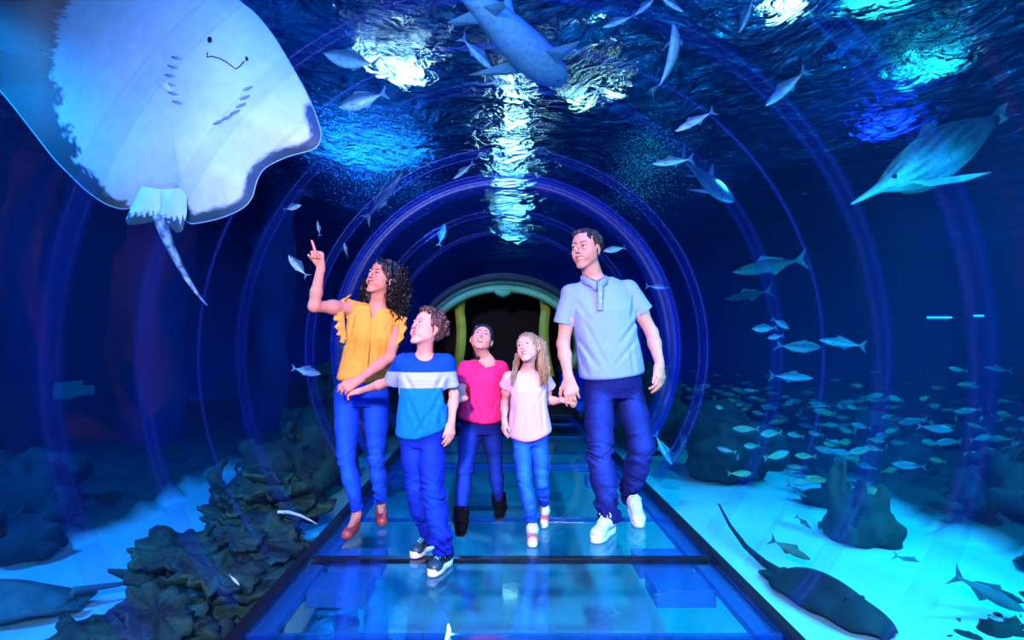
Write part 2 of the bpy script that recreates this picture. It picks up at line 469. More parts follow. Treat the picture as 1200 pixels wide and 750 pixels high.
lp = V((cx, FAR - .02, 1.93)); bm = MB(); bm.tube([lp + V((-.16, 0, .03)), lp + V((-.08, -.02, -.03)), lp + V((0, -.03, -.05)), lp + V((.08, -.02, -.03)), lp + V((.16, 0, .03))], [.02, .05, .07, .05, .02], 10); bm.build('ring_clamp', M_green, por, True)
# --- the water itself: one body of faintly scattering water around the tunnel
def water_body():
    v = []; f = []
    x0, x1, y0, y1, z0, z1 = -12.9, 15.3, -4.7, 21.2, -1.4, WATERZ - .1
    bm = MB(); bm.box(((x0 + x1) / 2, (y0 + y1) / 2, (z0 + z1) / 2), ((x1 - x0) / 2, (y1 - y0) / 2, (z1 - z0) / 2))
    n = 48; rr = TR + .045; v = []; f = []
    for y in (-4.6, 12.5):
        for i in range(n):
            a = 2 * math.pi * i / n
            v.append((TX + rr * math.cos(a), y, max(-.60, TZ + rr * math.sin(a)) if y < 9 or True else 0))
    for i in range(n):
        j = (i + 1) % n; f.append((i, j, n + j, n + i)[::-1])
    f.append(tuple(range(n))); f.append(tuple(range(n, 2 * n))[::-1])
    bm.add(v, [q[::-1] for q in f])
    m = bpy.data.materials.new('tank_water'); m.use_nodes = True; nt = m.node_tree
    for nn in list(nt.nodes): nt.nodes.remove(nn)
    out = nt.nodes.new('ShaderNodeOutputMaterial')
    sc = nt.nodes.new('ShaderNodeVolumeScatter'); sc.inputs['Color'].default_value = (.006, .26, 1, 1); sc.inputs['Density'].default_value = WDENS
    ab = nt.nodes.new('ShaderNodeVolumeAbsorption'); ab.inputs['Color'].default_value = (0, .86, 1, 1); ab.inputs['Density'].default_value = WABS
    ad = nt.nodes.new('ShaderNodeAddShader'); nt.links.new(sc.outputs[0], ad.inputs[0]); nt.links.new(ab.outputs[0], ad.inputs[1])
    nt.links.new(ad.outputs[0], out.inputs['Volume'])
    return tag(bm.build('water', m), kind='structure')
WDENS = .0155; WABS = .30
water_body()
# ================================================================== implicit modelling of bodies and clothes
F4 = np.float32
def A3(p): return np.array(tuple(p), dtype=F4)
def unit(v): v = np.asarray(v, dtype=np.float64); return v / (np.linalg.norm(v) + 1e-9)
def smin(a, b, k):
    h = np.clip(.5 + .5 * (b - a) / k, 0, 1); return b * (1 - h) + a * h - k * h * (1 - h)

_LAT = np.random.RandomState(11).rand(32, 32, 32).astype(np.float32) * 2 - 1
def vnoise(p):
    i = np.floor(p).astype(np.int32); f = (p - i); f = f * f * (3 - 2 * f)
    x, y, z = i[..., 0] & 31, i[..., 1] & 31, i[..., 2] & 31; X, Y, Z = (x + 1) & 31, (y + 1) & 31, (z + 1) & 31
    a, b, c = f[..., 0], f[..., 1], f[..., 2]; L = _LAT
    return ((L[x, y, z] * (1 - a) + L[X, y, z] * a) * (1 - b) + (L[x, Y, z] * (1 - a) + L[X, Y, z] * a) * b) * (1 - c) + \
           ((L[x, y, Z] * (1 - a) + L[X, y, Z] * a) * (1 - b) + (L[x, Y, Z] * (1 - a) + L[X, Y, Z] * a) * b) * c

class Prims:
    """a list of (op, fn, lo, hi, k): op u = union, s = subtract, i = intersect, n = displacement"""
    def __init__(s): s.l = []
    def add(s, op, fn, lo=None, hi=None, k=.01):
        s.l.append((op, fn, None if lo is None else np.array(lo, dtype=np.float64), None if hi is None else np.array(hi, dtype=np.float64), k))
    def cone(s, a, b, ra, rb, k=.02, op='u', axis=None, sq=1.0):
        a = A3(a); b = A3(b); ba = b - a; L2 = float(ba @ ba) + 1e-9
        n = None if axis is None else A3(unit(axis))
        def fn(p):
            q = p - a
            t = np.clip((q @ ba) / L2, 0, 1)
            q = q - t[..., None] * ba
            if n is not None: q = q + ((q @ n) * (sq - 1))[..., None] * n
            return np.sqrt((q * q).sum(-1)) - (ra + (rb - ra) * t)
        r = max(ra, rb)
        s.add(op, fn, np.minimum(a, b) - r, np.maximum(a, b) + r, k)
    def chain(s, pts, rads, k=.02, op='u', axis=None, sq=1.0):
        for i in range(len(pts) - 1): s.cone(pts[i], pts[i + 1], rads[i], rads[i + 1], k, op, axis, sq)
    def ell(s, c, r, k=.02, op='u', M=None):
        c = A3(c); r = np.array(r, dtype=F4); R = np.eye(3, dtype=F4) if M is None else np.asarray(M, dtype=F4)  # rows = local axes
        def fn(p):
            q = (p - c) @ R.T
            k0 = np.sqrt(((q / r) ** 2).sum(-1)); k1 = np.sqrt(((q / (r * r)) ** 2).sum(-1)) + 1e-6
            return k0 * (k0 - 1) / k1
        m = float(r.max())
        ext = np.sqrt(((R * r[:, None]) ** 2).sum(0))
        s.add(op, fn, c - ext, c + ext, k)
    def plane(s, pt, n, op='i', k=.002):
        """keep the side opposite to n"""
        pt = A3(pt); n = A3(unit(n))
        s.add(op, lambda p: (p - pt) @ n, k=k)
    def loft(s, secs, k=.02, op='u', ex=2.0):
        """secs: (centre, right, half width, half depth); straight axis first->last"""
        C = np.array([tuple(x[0]) for x in secs]); Rt = np.array([unit(x[1]) for x in secs])
        W = np.array([x[2] for x in secs]); D = np.array([x[3] for x in secs])
        ax = unit(C[-1] - C[0]); L = float((C[-1] - C[0]) @ ax); T = (C - C[0]) @ ax / L
        C0 = C[0].astype(F4); axf = ax.astype(F4)
        def fn(p):
            t = ((p - C0) @ axf) / L; tc = np.clip(t, 0, 1)
            def I(a): return np.interp(tc, T, a).astype(F4)
            cx, cy, cz = I(C[:, 0]), I(C[:, 1]), I(C[:, 2]); rx, ry, rz = I(Rt[:, 0]), I(Rt[:, 1]), I(Rt[:, 2])
            w = I(W); d = I(D)
            fx = axf[1] * rz - axf[2] * ry; fy = axf[2] * rx - axf[0] * rz; fz = axf[0] * ry - axf[1] * rx
            qx, qy, qz = p[..., 0] - cx, p[..., 1] - cy, p[..., 2] - cz
            u = qx * rx + qy * ry + qz * rz; v = qx * fx + qy * fy + qz * fz
            au, av = np.abs(u / w), np.abs(v / d)
            k0 = (au ** ex + av ** ex) ** (1 / ex); k1 = np.sqrt((au / w) ** 2 + (av / d) ** 2) + 1e-6
            e = np.sqrt(au * au + av * av)
            dd = k0 * 0 + (k0 - 1) * e / k1
            return np.maximum(dd, np.maximum(-t, t - 1) * L)
        m = float(max(W.max(), D.max()))
        s.add(op, fn, C.min(0) - m, C.max(0) + m, k)
    def wrinkle(s, amp, specs, band=.03, mask=None):
        """specs: (sx, sy, sz, tilt): ridged folds of those frequencies per metre, slanted by tilt"""
        def fn(p):
            wp = vnoise(p * 9.) * .05
            r = 0
            for j, (a, b, c, tl) in enumerate(specs):
                q = np.stack([p[..., 0] * a, p[..., 1] * b, (p[..., 2] + tl * (p[..., 0] + p[..., 1]) + wp) * c], -1).astype(F4) + j * 7.3
                n = vnoise(q); r = r + (1 - 2.4 * np.abs(n)) / (1 + .5 * j)
            if mask is not None: r = r * mask(p)
            return r * amp
        s.add('n', fn, k=band)

def evaluate(pr, lo, shape, h):
    D = np.full(shape, 1.0, dtype=F4)
    ax = [lo[i] + h * np.arange(shape[i]) for i in range(3)]
    for op, fn, a, b, k in pr.l:
        if a is None: i0 = [0, 0, 0]; i1 = list(shape)
        else:
            pad = k + 2.5 * h
            i0 = [max(0, int(math.floor((a[i] - pad - lo[i]) / h))) for i in range(3)]
            i1 = [min(shape[i], int(math.ceil((b[i] + pad - lo[i]) / h)) + 1) for i in range(3)]
            if any(i1[i] <= i0[i] for i in range(3)): continue
        sl = tuple(slice(i0[i], i1[i]) for i in range(3))
        d = D[sl]
        if op in ('n', 'i') or (op == 's' and a is None):
            m = np.abs(d) < (k if op == 'n' else .08)
            if op == 'i': m = d < .08
            idx = np.nonzero(m)
            if len(idx[0]) == 0: continue
            p = np.stack([(ax[i][i0[i] + idx[i]]) for i in range(3)], -1).astype(F4)
            v = fn(p).astype(F4)
            dm = d[idx]
            if op == 'n': d[idx] = dm + v
            elif op == 'i': d[idx] = -smin(-dm, -v, max(k, 1e-4))
            else: d[idx] = -smin(-dm, v, max(k, 1e-4))
        else:
            g = np.stack(np.meshgrid(*[ax[i][i0[i]:i1[i]] for i in range(3)], indexing='ij'), -1).astype(F4)
            v = fn(g).astype(F4)
            D[sl] = smin(d, v, k) if op == 'u' else -smin(-d, v, k)
    return D

EDG = [((0,0,0),(1,0,0)),((0,1,0),(1,1,0)),((0,0,1),(1,0,1)),((0,1,1),(1,1,1)),((0,0,0),(0,1,0)),((1,0,0),(1,1,0)),
       ((0,0,1),(0,1,1)),((1,0,1),(1,1,1)),((0,0,0),(0,0,1)),((1,0,0),(1,0,1)),((0,1,0),(0,1,1)),((1,1,0),(1,1,1))]
def surface_nets(D, lo, h):
    S = D < 0
    n = [x - 1 for x in D.shape]
    c = np.zeros(n, dtype=np.int8)
    for a in (0, 1):
        for b in (0, 1):
            for e in (0, 1): c += S[a:a + n[0], b:b + n[1], e:e + n[2]]
    act = np.nonzero((c > 0) & (c < 8))
    if len(act[0]) == 0: return np.zeros((0, 3)), np.zeros((0, 4), int)
    I, J, K = act
    ps = np.zeros((len(I), 3)); cnt = np.zeros(len(I))
    for a, b in EDG:
        da = D[I + a[0], J + a[1], K + a[2]]; db = D[I + b[0], J + b[1], K + b[2]]
        m = (da < 0) != (db < 0)
        t = np.where(m, da / np.where(m, da - db, 1), 0)
        for q in range(3): ps[:, q] += np.where(m, a[q] + t * (b[q] - a[q]), 0)
        cnt += m
    ps = ps / cnt[:, None] + np.stack([I, J, K], -1)
    ps = np.array(lo) + ps * h
    idx = np.full(n, -1, dtype=np.int32); idx[I, J, K] = np.arange(len(I))
    fs = []
    for ax in range(3):
        o = [(1, 0, 0), (0, 1, 0), (0, 0, 1)][ax]
        A = S[:n[0], :n[1], :n[2]]; B = S[o[0]:n[0] + o[0], o[1]:n[1] + o[1], o[2]:n[2] + o[2]]
        e = np.nonzero(A != B)
        u, v = [(1, 2), (2, 0), (0, 1)][ax]
        ok = (e[u] > 0) & (e[v] > 0); e = [q[ok] for q in e]
        du = np.zeros(3, int); du[u] = 1; dv = np.zeros(3, int); dv[v] = 1
        q0 = idx[e[0], e[1], e[2]]
        q1 = idx[e[0] - du[0], e[1] - du[1], e[2] - du[2]]
        q2 = idx[e[0] - du[0] - dv[0], e[1] - du[1] - dv[1], e[2] - du[2] - dv[2]]
        q3 = idx[e[0] - dv[0], e[1] - dv[1], e[2] - dv[2]]
        f = np.stack([q0, q1, q2, q3], -1)
        flip = ~A[e[0], e[1], e[2]]
        f[flip] = f[flip][:, ::-1]
        fs.append(f[(f >= 0).all(1)])
    return ps, np.concatenate(fs)

def mesh_prims(pr, lo, hi, h):
    lo = np.array(lo, float); hi = np.array(hi, float)
    shape = tuple(int(math.ceil((hi[i] - lo[i]) / h)) + 2 for i in range(3))
    return surface_nets(evaluate(pr, lo, shape, h), lo, h)

def bounds(pr, pad=.02):
    a = np.array([x[2] for x in pr.l if x[2] is not None and x[0] == 'u']); b = np.array([x[3] for x in pr.l if x[3] is not None and x[0] == 'u'])
    return a.min(0) - pad, b.max(0) + pad

def tiled(pr, h, fine):
    """coarse surface with finer boxes: fine = [(lo, hi, h)]"""
    lo, hi = bounds(pr)
    vs, fs = mesh_prims(pr, lo, hi, h)
    allv = [vs]; allf = []
    if len(fine):
        dele = np.zeros(len(vs), bool)
        for a, b, hf in fine:
            a = np.array(a); b = np.array(b)
            dele |= ((vs > a + 1.6 * h) & (vs < b - 1.6 * h)).all(1)
        keep = ~dele[fs].any(1); fs = fs[keep]
    allf.append(fs); off = len(vs)
    for a, b, hf in fine:
        v2, f2 = mesh_prims(pr, a, b, hf)
        allv.append(v2); allf.append(f2 + off); off += len(v2)
    v = np.concatenate(allv); f = np.concatenate(allf)
    used = np.zeros(len(v), bool); used[f.ravel()] = True
    m = np.cumsum(used) - 1
    return v[used], m[f].astype(np.int32)

def build_prims(name, pr, h, material, parent, colfn=None, fine=()):
    v, f = tiled(pr, h, list(fine))
    cols = None if colfn is None else colfn(v)
    return newmesh(name, v, f, material, parent, True, cols)

def seg_dist(p, a, b):
    a = np.asarray(a, float); b = np.asarray(b, float); ba = b - a
    t = np.clip(((p - a) @ ba) / (ba @ ba + 1e-12), 0, 1)
    return np.linalg.norm(p - a - t[:, None] * ba, axis=1)
def blendc(c, col, w):
    w = np.clip(w, 0, 1)[:, None]; return c * (1 - w) + np.array(col) * w
def sm(x, a, b):
    t = np.clip((x - a) / (b - a), 0, 1); return t * t * (3 - 2 * t)
# ================================================================== people
M_skin = mat('skin', (1, 1, 1), .58, vcol=True, var=.04, scale=30, spec=.22, sss=.12)
M_cloth = mat('cloth', (1, 1, 1), .85, vcol=True, var=.03, scale=60, spec=.15, bump=.08, bscale=300)
M_hairv = mat('hair', (1, 1, 1), .42, vcol=True, var=.35, scale=40, spec=.5, bump=.5, bscale=120, stretch=(1, 1, .18))
M_eyev = mat('eye', (1, 1, 1), .1, vcol=True)
M_teeth = mat('teeth', (.85, .83, .80), .25)
M_shoev = mat('shoe_leather', (1, 1, 1), .4, vcol=True, var=.05, scale=50)
M_sole = mat('white_rubber', (.75, .76, .8), .5)
M_lace = mat('lace_cord', (.8, .8, .85), .7)
M_metal = mat('ring_metal', (.55, .55, .6), .2, metal=1)
M_btn = mat('button', (.5, .65, .8), .3)

class Head:
    def __init__(s, c, H, fwd, roll=0, neck=None):
        s.c = np.array(tuple(c), float); s.H = H
        y = unit(fwd); z0 = np.array((0, 0, 1.0)); z = unit(z0 - (z0 @ y) * y); x = np.cross(y, z)
        r = math.radians(roll); z, x = z * math.cos(r) + x * math.sin(r), x * math.cos(r) - z * math.sin(r)
        s.x, s.y, s.z = x, y, z; s.R = np.stack([x, y, z])
    def w(s, a, b, c): return s.c + s.H * (a * s.x + b * s.y + c * s.z)
    def loc(s, p): return (p - s.c) @ s.R.T / s.H

def head_prims(pr, h, o):
    H = h.H; w = h.w
    def E(c, r, k=.03, op='u', M=None): pr.ell(w(*c), [q * H for q in r], k * H, op, h.R if M is None else M)
    def C(a, b, ra, rb, k=.03, op='u'): pr.cone(w(*a), w(*b), ra * H, rb * H, k * H, op)
    fw = o.get('face', 1.0)
    E((0, -.07, .15), (.325, .395, .345), .03)                         # skull
    E((0, .10, .17), (.275, .235, .27), .04)                           # forehead
    E((0, .03, -.10), (.265 * fw, .27, .30), .05)                      # lower skull
    E((0, .14, -.27), (.165 * fw, .155, .17), .06)                     # maxilla
    E((0, .222, -.425), (.070, .062, .062), .05)                       # chin
    for s in (-1, 1):
        C((s * .215 * fw, -.01, -.20), (s * .065, .20, -.425), .045, .048, .06)   # jaw line
        E((s * .12, .185, .04), (.125, .125, .15), .04)                # orbit region
        E((s * .175 * fw, .19, -.10), (.085, .095, .075), .05)         # cheekbone
        E((s * .13, .225, -.20), (.085, .085, .10), .05)               # cheek
        E((s * .20, .10, -.08), (.085, .13, .12), .05); E((s * .185, .09, -.21), (.075, .12, .10), .05)                 # side of the face
        E((s * .115, .295, .085), (.10, .035, .026), .04)              # brow
        E((s * .130, .375, -.002), (.070, .055, .042), .035, 's')      # socket
        E((s * .130, .276, .0), (.066, .060, .058), .012)              # lids over the eyeball
        op = o.get('eye', .024)
        E((s * .130, .345, -.003), (.052, .060, op), .004, 's')        # the opening
        C((s * .070, .322, .012 + op * .6), (s * .130, .338, .012 + op), .008, .009, .006)
        C((s * .130, .338, .012 + op), (s * .192, .295, .006 + op * .5), .009, .008, .006)
        # ear
        e = np.stack([unit(h.x * s + h.y * -.45), unit(h.y + h.x * s * .45 ), h.z])
        pr.ell(w(s * .322, -.055, -.035), (.024 * H, .070 * H, .112 * H), .015 * H, 'u', e)
        pr.ell(w(s * .352, -.035, -.010), (.020 * H, .040 * H, .066 * H), .012 * H, 's', e)
    ns = o.get('nose', 1.0)
    C((0, .325, .045), (0, .325 + .085 * ns, -.105), .020, .026, .030)  # nose
    E((0, .325 + .085 * ns, -.122), (.030, .030, .027), .015)
    for s in (-1, 1): E((s * .036, .365, -.130), (.024, .034, .022), .015)
    # muzzle and mouth
    mo = o.get('mouth', .035); mw = o.get('mw', .10); mz = -.262
    E((0, .235, -.25), (.095, .085, .095), .05)
    sm_ = o.get('smile', .03)
    mr = mo + .004
    for s in (-1, 1):
        for dy in (.02, -.03, -.08):
            C((0, .310 + dy, mz - mo * .2), (s * mw * .5, .295 + dy, mz - mo * .15 + sm_ * .3), mr, mr * .95, .004, 's')
            C((s * mw * .5, .295 + dy, mz - mo * .15 + sm_ * .3), (s * mw * .90, .262 + dy, mz + sm_ * .85), mr * .95, mr * .4, .004, 's')
    up = [(-mw, .275, mz + sm_ + .004), (-mw * .5, .315, mz + mo + .010 + sm_ * .3), (0, .325, mz + mo + .006), (mw * .5, .315, mz + mo + .010 + sm_ * .3), (mw, .275, mz + sm_ + .004)]
    lo = [(-mw, .275, mz + sm_ - .002), (-mw * .5, .302, mz - mo - .014 + sm_ * .3), (0, .312, mz - mo - .022), (mw * .5, .302, mz - mo - .014 + sm_ * .3), (mw, .275, mz + sm_ - .002)]
    for L, r in ((up, .0105), (lo, .0135)):
        for i in range(4): C(L[i], L[i + 1], r * (.6 if i == 0 else 1), r * (.6 if i == 3 else 1), .006)
    # neck
    nb = V(o['nb']); nr = o.get('neck', .056)
    base = V(w(0, -.10, -.22)); pr.cone(base, nb + V((0, .012, -.03)), nr * .94, nr * 1.06, .02)
    pr.cone(V(w(0, .10, -.30)), nb + V((0, -.01, -.01)), nr * .5, nr * .5, .02)
    return up, lo, mz, mo, mw

def head_cols(h, o, lips):
    up, lo, mz, mo, mw = lips
    skin = np.array(o['skin']); sm_ = o.get('smile', .03)
    def fn(v):
        q = h.loc(v); c = np.tile(skin, (len(v), 1)).astype(float)
        inh = (np.abs(q) < .7).all(1); fr = inh & (q[:, 1] > .1)
        c = blendc(c, skin * np.array((1.05, .72, .70)), np.where(fr, .45 * np.exp(-(((np.abs(q[:, 0]) - .17) / .09) ** 2 + ((q[:, 2] + .12) / .08) ** 2)), 0))
        d = np.full(len(v), 9.)
        for L in (up, lo):
            for i in range(4): d = np.minimum(d, seg_dist(q, L[i], L[i + 1]))
        c = blendc(c, o['lip'], np.where(fr, 1 - sm(d, .011, .019), 0) * .8)
        cav = (((q[:, 0] / (mw * .98)) ** 2 + ((q[:, 2] - mz + mo * .3 - sm_ * (q[:, 0] / mw) ** 2) / (mo + .010)) ** 2) < 1) & (q[:, 1] > .10) & (q[:, 1] < .297)
        c = blendc(c, (.06, .008, .012), np.where(cav & fr, 1., 0))
        # brows
        d = np.full(len(v), 9.)
        bz = o.get('browz', .095)
        for s in (-1, 1):
            d = np.minimum(d, seg_dist(q, (s * .055, .335, bz), (s * .13, .325, bz + .022))); d = np.minimum(d, seg_dist(q, (s * .13, .325, bz + .022), (s * .20, .27, bz + .004)))
        c = blendc(c, o['brow'], np.where(fr, 1 - sm(d, .012, .026), 0) * o.get('browa', .85))
        # lash line
        d = np.full(len(v), 9.)
        for s in (-1, 1):
            d = np.minimum(d, seg_dist(q, (s * .072, .325, .022), (s * .130, .342, .034))); d = np.minimum(d, seg_dist(q, (s * .130, .342, .034), (s * .195, .30, .014)))
        c = blendc(c, np.array(o['brow']) * .5, np.where(fr, 1 - sm(d, .008, .018), 0) * .8)
        for s in (-1, 1):
            d = np.linalg.norm(q - np.array((s * .020, .395, -.150)), axis=1)
            c = blendc(c, skin * .35, np.where(fr, 1 - sm(d, .010, .022), 0) * .7)
        if o.get('stubble'):
            wgt = sm(-q[:, 2], .10, .26) * sm(q[:, 1], -.05, .12) * (1 - sm(-q[:, 2], .46, .55)) * inh
            c = blendc(c, skin * .62, wgt * .42)
        if o.get('scalp') is not None:
            wgt = scalp_mask(q, o) ; c = blendc(c, o['scalp'], wgt * inh)
        return c
    return fn
def scalp_mask(q, o):
    # hair grows above / behind this line
    hl = o.get('hairline', .33)
    return sm(q[:, 2] - (hl - .62 * np.maximum(0, .28 - q[:, 1]) ) , -.01, .03)

def eyes_teeth(root, h, o, gaze=(0, 0)):
    H = h.H; mo = o.get('mouth', .035); mw = o.get('mw', .10)
    for s in (-1, 1):
        bm = bmesh.new(); bmesh.ops.create_uvsphere(bm, u_segments=20, v_segments=14, radius=1)
        g = unit(h.y + h.x * gaze[0] + h.z * gaze[1] + h.x * s * .05)
        c = h.w(s * .130, .276, .0)
        vs = np.array([tuple(v.co) for v in bm.verts]); fs = [tuple(v.index for v in f.verts) for f in bm.faces]; bm.free()
        R = V(g).to_track_quat('Z', 'Y').to_matrix()
        ws = (np.array(R) @ vs.T).T
        a = vs[:, 2]; cols = np.tile(np.array((.82, .80, .82)), (len(vs), 1))
        cols = np.where((a > .80)[:, None], np.array(o.get('iris', (.06, .03, .015))), cols)
        cols = np.where((a > .945)[:, None], np.array((.004, .004, .004)), cols)
        newmesh('eye', c + ws * .056 * H, fs, M_eyev, root, True, cols)
    if mo > .012:
        b = MB(); n = 10; v = []; f = []
        for i in range(n + 1):
            t = (i / n - .5) * 2; x = t * mw * .84; y = .292 - .045 * t * t
            zt = -.262 + mo + .004 + o.get('smile', .03) * .6 * t * t; hgt = o.get('teeth', .026)
            for z in (zt, zt - hgt):
                for yy in (y, y - .02): v.append(h.w(x, yy, z))
        for i in range(n):
            q = i * 4; f += [(q, q + 2, q + 6, q + 4), (q + 2, q + 3, q + 7, q + 6), (q + 1, q + 5, q + 7, q + 3)]
        b.add(v, f); b.build('upper_teeth', M_teeth, root, True)
        if o.get('tongue'):
            t = Prims(); t.ell(h.w(0, .25, -.255 - mo * .75), (mw * .6 * H, .09 * H, .018 * H), .01, 'u', h.R)
            lo, hi = bounds(t, .01); v, f = mesh_prims(t, lo, hi, .0028)
            newmesh('tongue', v, f, M_tongue, root)
M_tongue = mat('tongue', (.45, .12, .14), .4)

def hand_prims(pr, wrist, d, n, side, s, curl, thumb=(.5, .4), spread=.12, rw=.024):
    """d: towards the fingers, n: out of the back of the hand, side: +1/-1 thumb side along d x n; s: size (1 = adult man, 0.19 m)"""
    w = np.array(tuple(wrist), float); d = unit(d); n = np.array(tuple(n), float); n = unit(n - (n @ d) * d); t = np.cross(d, n) * side
    tips = []
    def W(a, b, c): return w + s * (a * d + b * t + c * n)
    pr.cone(W(-.02, 0, 0), W(.02, 0, 0), rw * 1.0, rw * 1.02, .015, 'u', n, 1.25)
    # palm
    pr.cone(W(.018, .006, 0), W(.082, .026, .0), .017 * s, .0145 * s, .018 * s, 'u', n, 1.25)
    pr.cone(W(.018, -.002, 0), W(.086, .004, .002), .017 * s, .0145 * s, .018 * s, 'u', n, 1.25)
    pr.cone(W(.018, -.008, 0), W(.080, -.020, .0), .016 * s, .014 * s, .018 * s, 'u', n, 1.25)
    pr.cone(W(.018, -.012, -.003), W(.070, -.034, -.003), .016 * s, .0125 * s, .018 * s, 'u', n, 1.2)
    pr.ell(W(.035, .022, -.012), (.030 * s, .017 * s, .016 * s), .014 * s, 'u', np.stack([d, t, n]))   # thumb pad
    base = [(.084, .028), (.090, .009), (.084, -.011), (.074, -.031)]
    ln = [(.042, .026, .020), (.046, .029, .021), (.042, .027, .020), (.033, .021, .018)]
    for i in range(4):
        a = curl[i]; sp = spread * (1.2 - i * .8)
        p = W(base[i][0], base[i][1], .001); dirv = unit(d + t * sp)
        ang = 0; r0 = (.0098 if i < 3 else .0085) * s
        for j in range(3):
            ang += a * (1.0, 1.15, .75)[j]
            dd = dirv * math.cos(ang) - n * math.sin(ang)
            q = p + dd * ln[i][j] * s
            r1 = r0 * (.92 if j < 2 else .85)
            pr.cone(p, q, r0, r1, (.010 if j == 0 else .003) * s)
            p = q; r0 = r1
        tips.append(p)
    # thumb leaves the side of the palm near its base
    ta, tc = thumb
    p = W(.028, .026, -.006); dd = unit(d * math.cos(ta) + t * math.sin(ta) - n * tc * .6)
    q = p + dd * .036 * s; pr.cone(p, q, .013 * s, .0115 * s, .012 * s)
    dd2 = unit(dd - n * tc * .5 - t * tc * .5 + d * .2); q2 = q + dd2 * .030 * s; pr.cone(q, q2, .0112 * s, .0102 * s, .004 * s)
    dd3 = unit(dd2 - n * tc * .25 - t * tc * .35); pr.cone(q2, q2 + dd3 * .022 * s, .0102 * s, .0085 * s, .003 * s)
    return tips, t

def box_of(pts, pad):
    a = np.array([tuple(p) for p in pts]); return a.min(0) - pad, a.max(0) + pad

def shoe_frame(ankle, toe, L, lift=0):
    a = V(ankle); t = V(toe); d = V((t.x - a.x, t.y - a.y, 0)).normalized()
    t0 = V((t.x, t.y, .004)); heel = t0 - d * L; heel.z = .004 + lift
    dd = (t0 - heel).normalized(); side = V((0, 0, 1)).cross(dd).normalized(); up = dd.cross(side)
    return heel, dd, side, up

def sneaker(root, ankle, toe, L, colfn, sole_t=.028, lift=0, laces=M_lace, w=1.0, high=0, sole_m=None, name='sneaker'):
    heel, d, sd, up = shoe_frame(ankle, toe, L, lift)
    def Wp(a, b, c): return heel + d * (a * L) + sd * (b * L) + up * (c)
    k = w
    pr = Prims(); z = sole_t
    H = L * .3
    pr.cone(Wp(.14, 0, z + H * .32), Wp(.30, 0, z + H * .36), .135 * L * k, .135 * L * k, .02)
    pr.cone(Wp(.14, 0, z + H * .8), Wp(.26, 0, z + H * .9), .105 * L * k, .115 * L * k, .03)
    pr.cone(Wp(.30, 0, z + H * .62), Wp(.80, 0, z + H * .20), .125 * L * k, .115 * L * k, .03, 'u', sd, .86)
    pr.ell(Wp(.80, .0, z + H * .12), (.18 * L, .155 * L * k, H * .42), .02, 'u', np.stack([d, sd, up]))
    pr.plane(Wp(0, 0, z - .004), -up)
    pr.plane(Wp(.2, 0, z + H * 1.25 + high), up + d * .25)
    pr.cone(Wp(.16, 0, z + H * 1.0), Wp(.20, 0, z + H * 1.6 + high), .075 * L * k, .085 * L * k, .004, 's')
    o = build_prims(name, pr, .0040, M_shoev, root, colfn(lambda v: ((v - np.array(heel)) @ np.array(d) / L, (v - np.array(heel)) @ np.array(sd) / L, (v - np.array(heel)) @ np.array(up))))
    b = MB(); n = 36; ring0 = []; ring1 = []
    for i in range(n):
        a = 2 * math.pi * i / n; c, s_ = math.cos(a), math.sin(a)
        x = .5 + .5 * abs(c) ** .8 * (1 if c > 0 else -1); wd = (.13 + .035 * x - .03 * math.exp(-((x - .45) / .15) ** 2)) * k * 1.05
        y = abs(s_) ** .75 * (1 if s_ > 0 else -1) * wd
        ring0.append(Wp(x * .99 + .005, y, 0.0)); ring1.append(Wp(x * 1.0, y * 1.04, sole_t + (.012 if x > .9 else 0)))
    b.add(ring0 + ring1, [(i, (i + 1) % n, n + (i + 1) % n, n + i) for i in range(n)] + [tuple(range(n - 1, -1, -1)), tuple(range(n, 2 * n))])
    so = b.build('sole', sole_m or M_sole, o); bevel(so, .005, 2)
    if laces:
        b = MB()
        for i in range(5):
            x = .40 + i * .075; hh = z + H * (.62 - (x - .30) / .5 * .42) + .120 * L * k + .004
            b.tube([Wp(x, -.075, hh - .012), Wp(x + .01, -.03, hh), Wp(x + .02, .03, hh), Wp(x + .03, .075, hh - .012)], .0032, 6)
        x = .36; hh = z + H * .60 + .120 * L * k + .008
        for s_ in (-1, 1):
            b.tube([Wp(x, 0, hh + .004), Wp(x + .02, s_ * .07, hh + .014), Wp(x + .07, s_ * .13, hh), Wp(x + .06, s_ * .12, hh - .014), Wp(x + .01, s_ * .03, hh)], .003, 6)
            b.tube([Wp(x, 0, hh + .004), Wp(x + .10, s_ * .06, hh - .008), Wp(x + .19, s_ * .13, hh - .04)], .003, 6)
        b.build('laces', laces, o, True)
    return o

def mid(a, b, t=.5): return V(a).lerp(V(b), t)

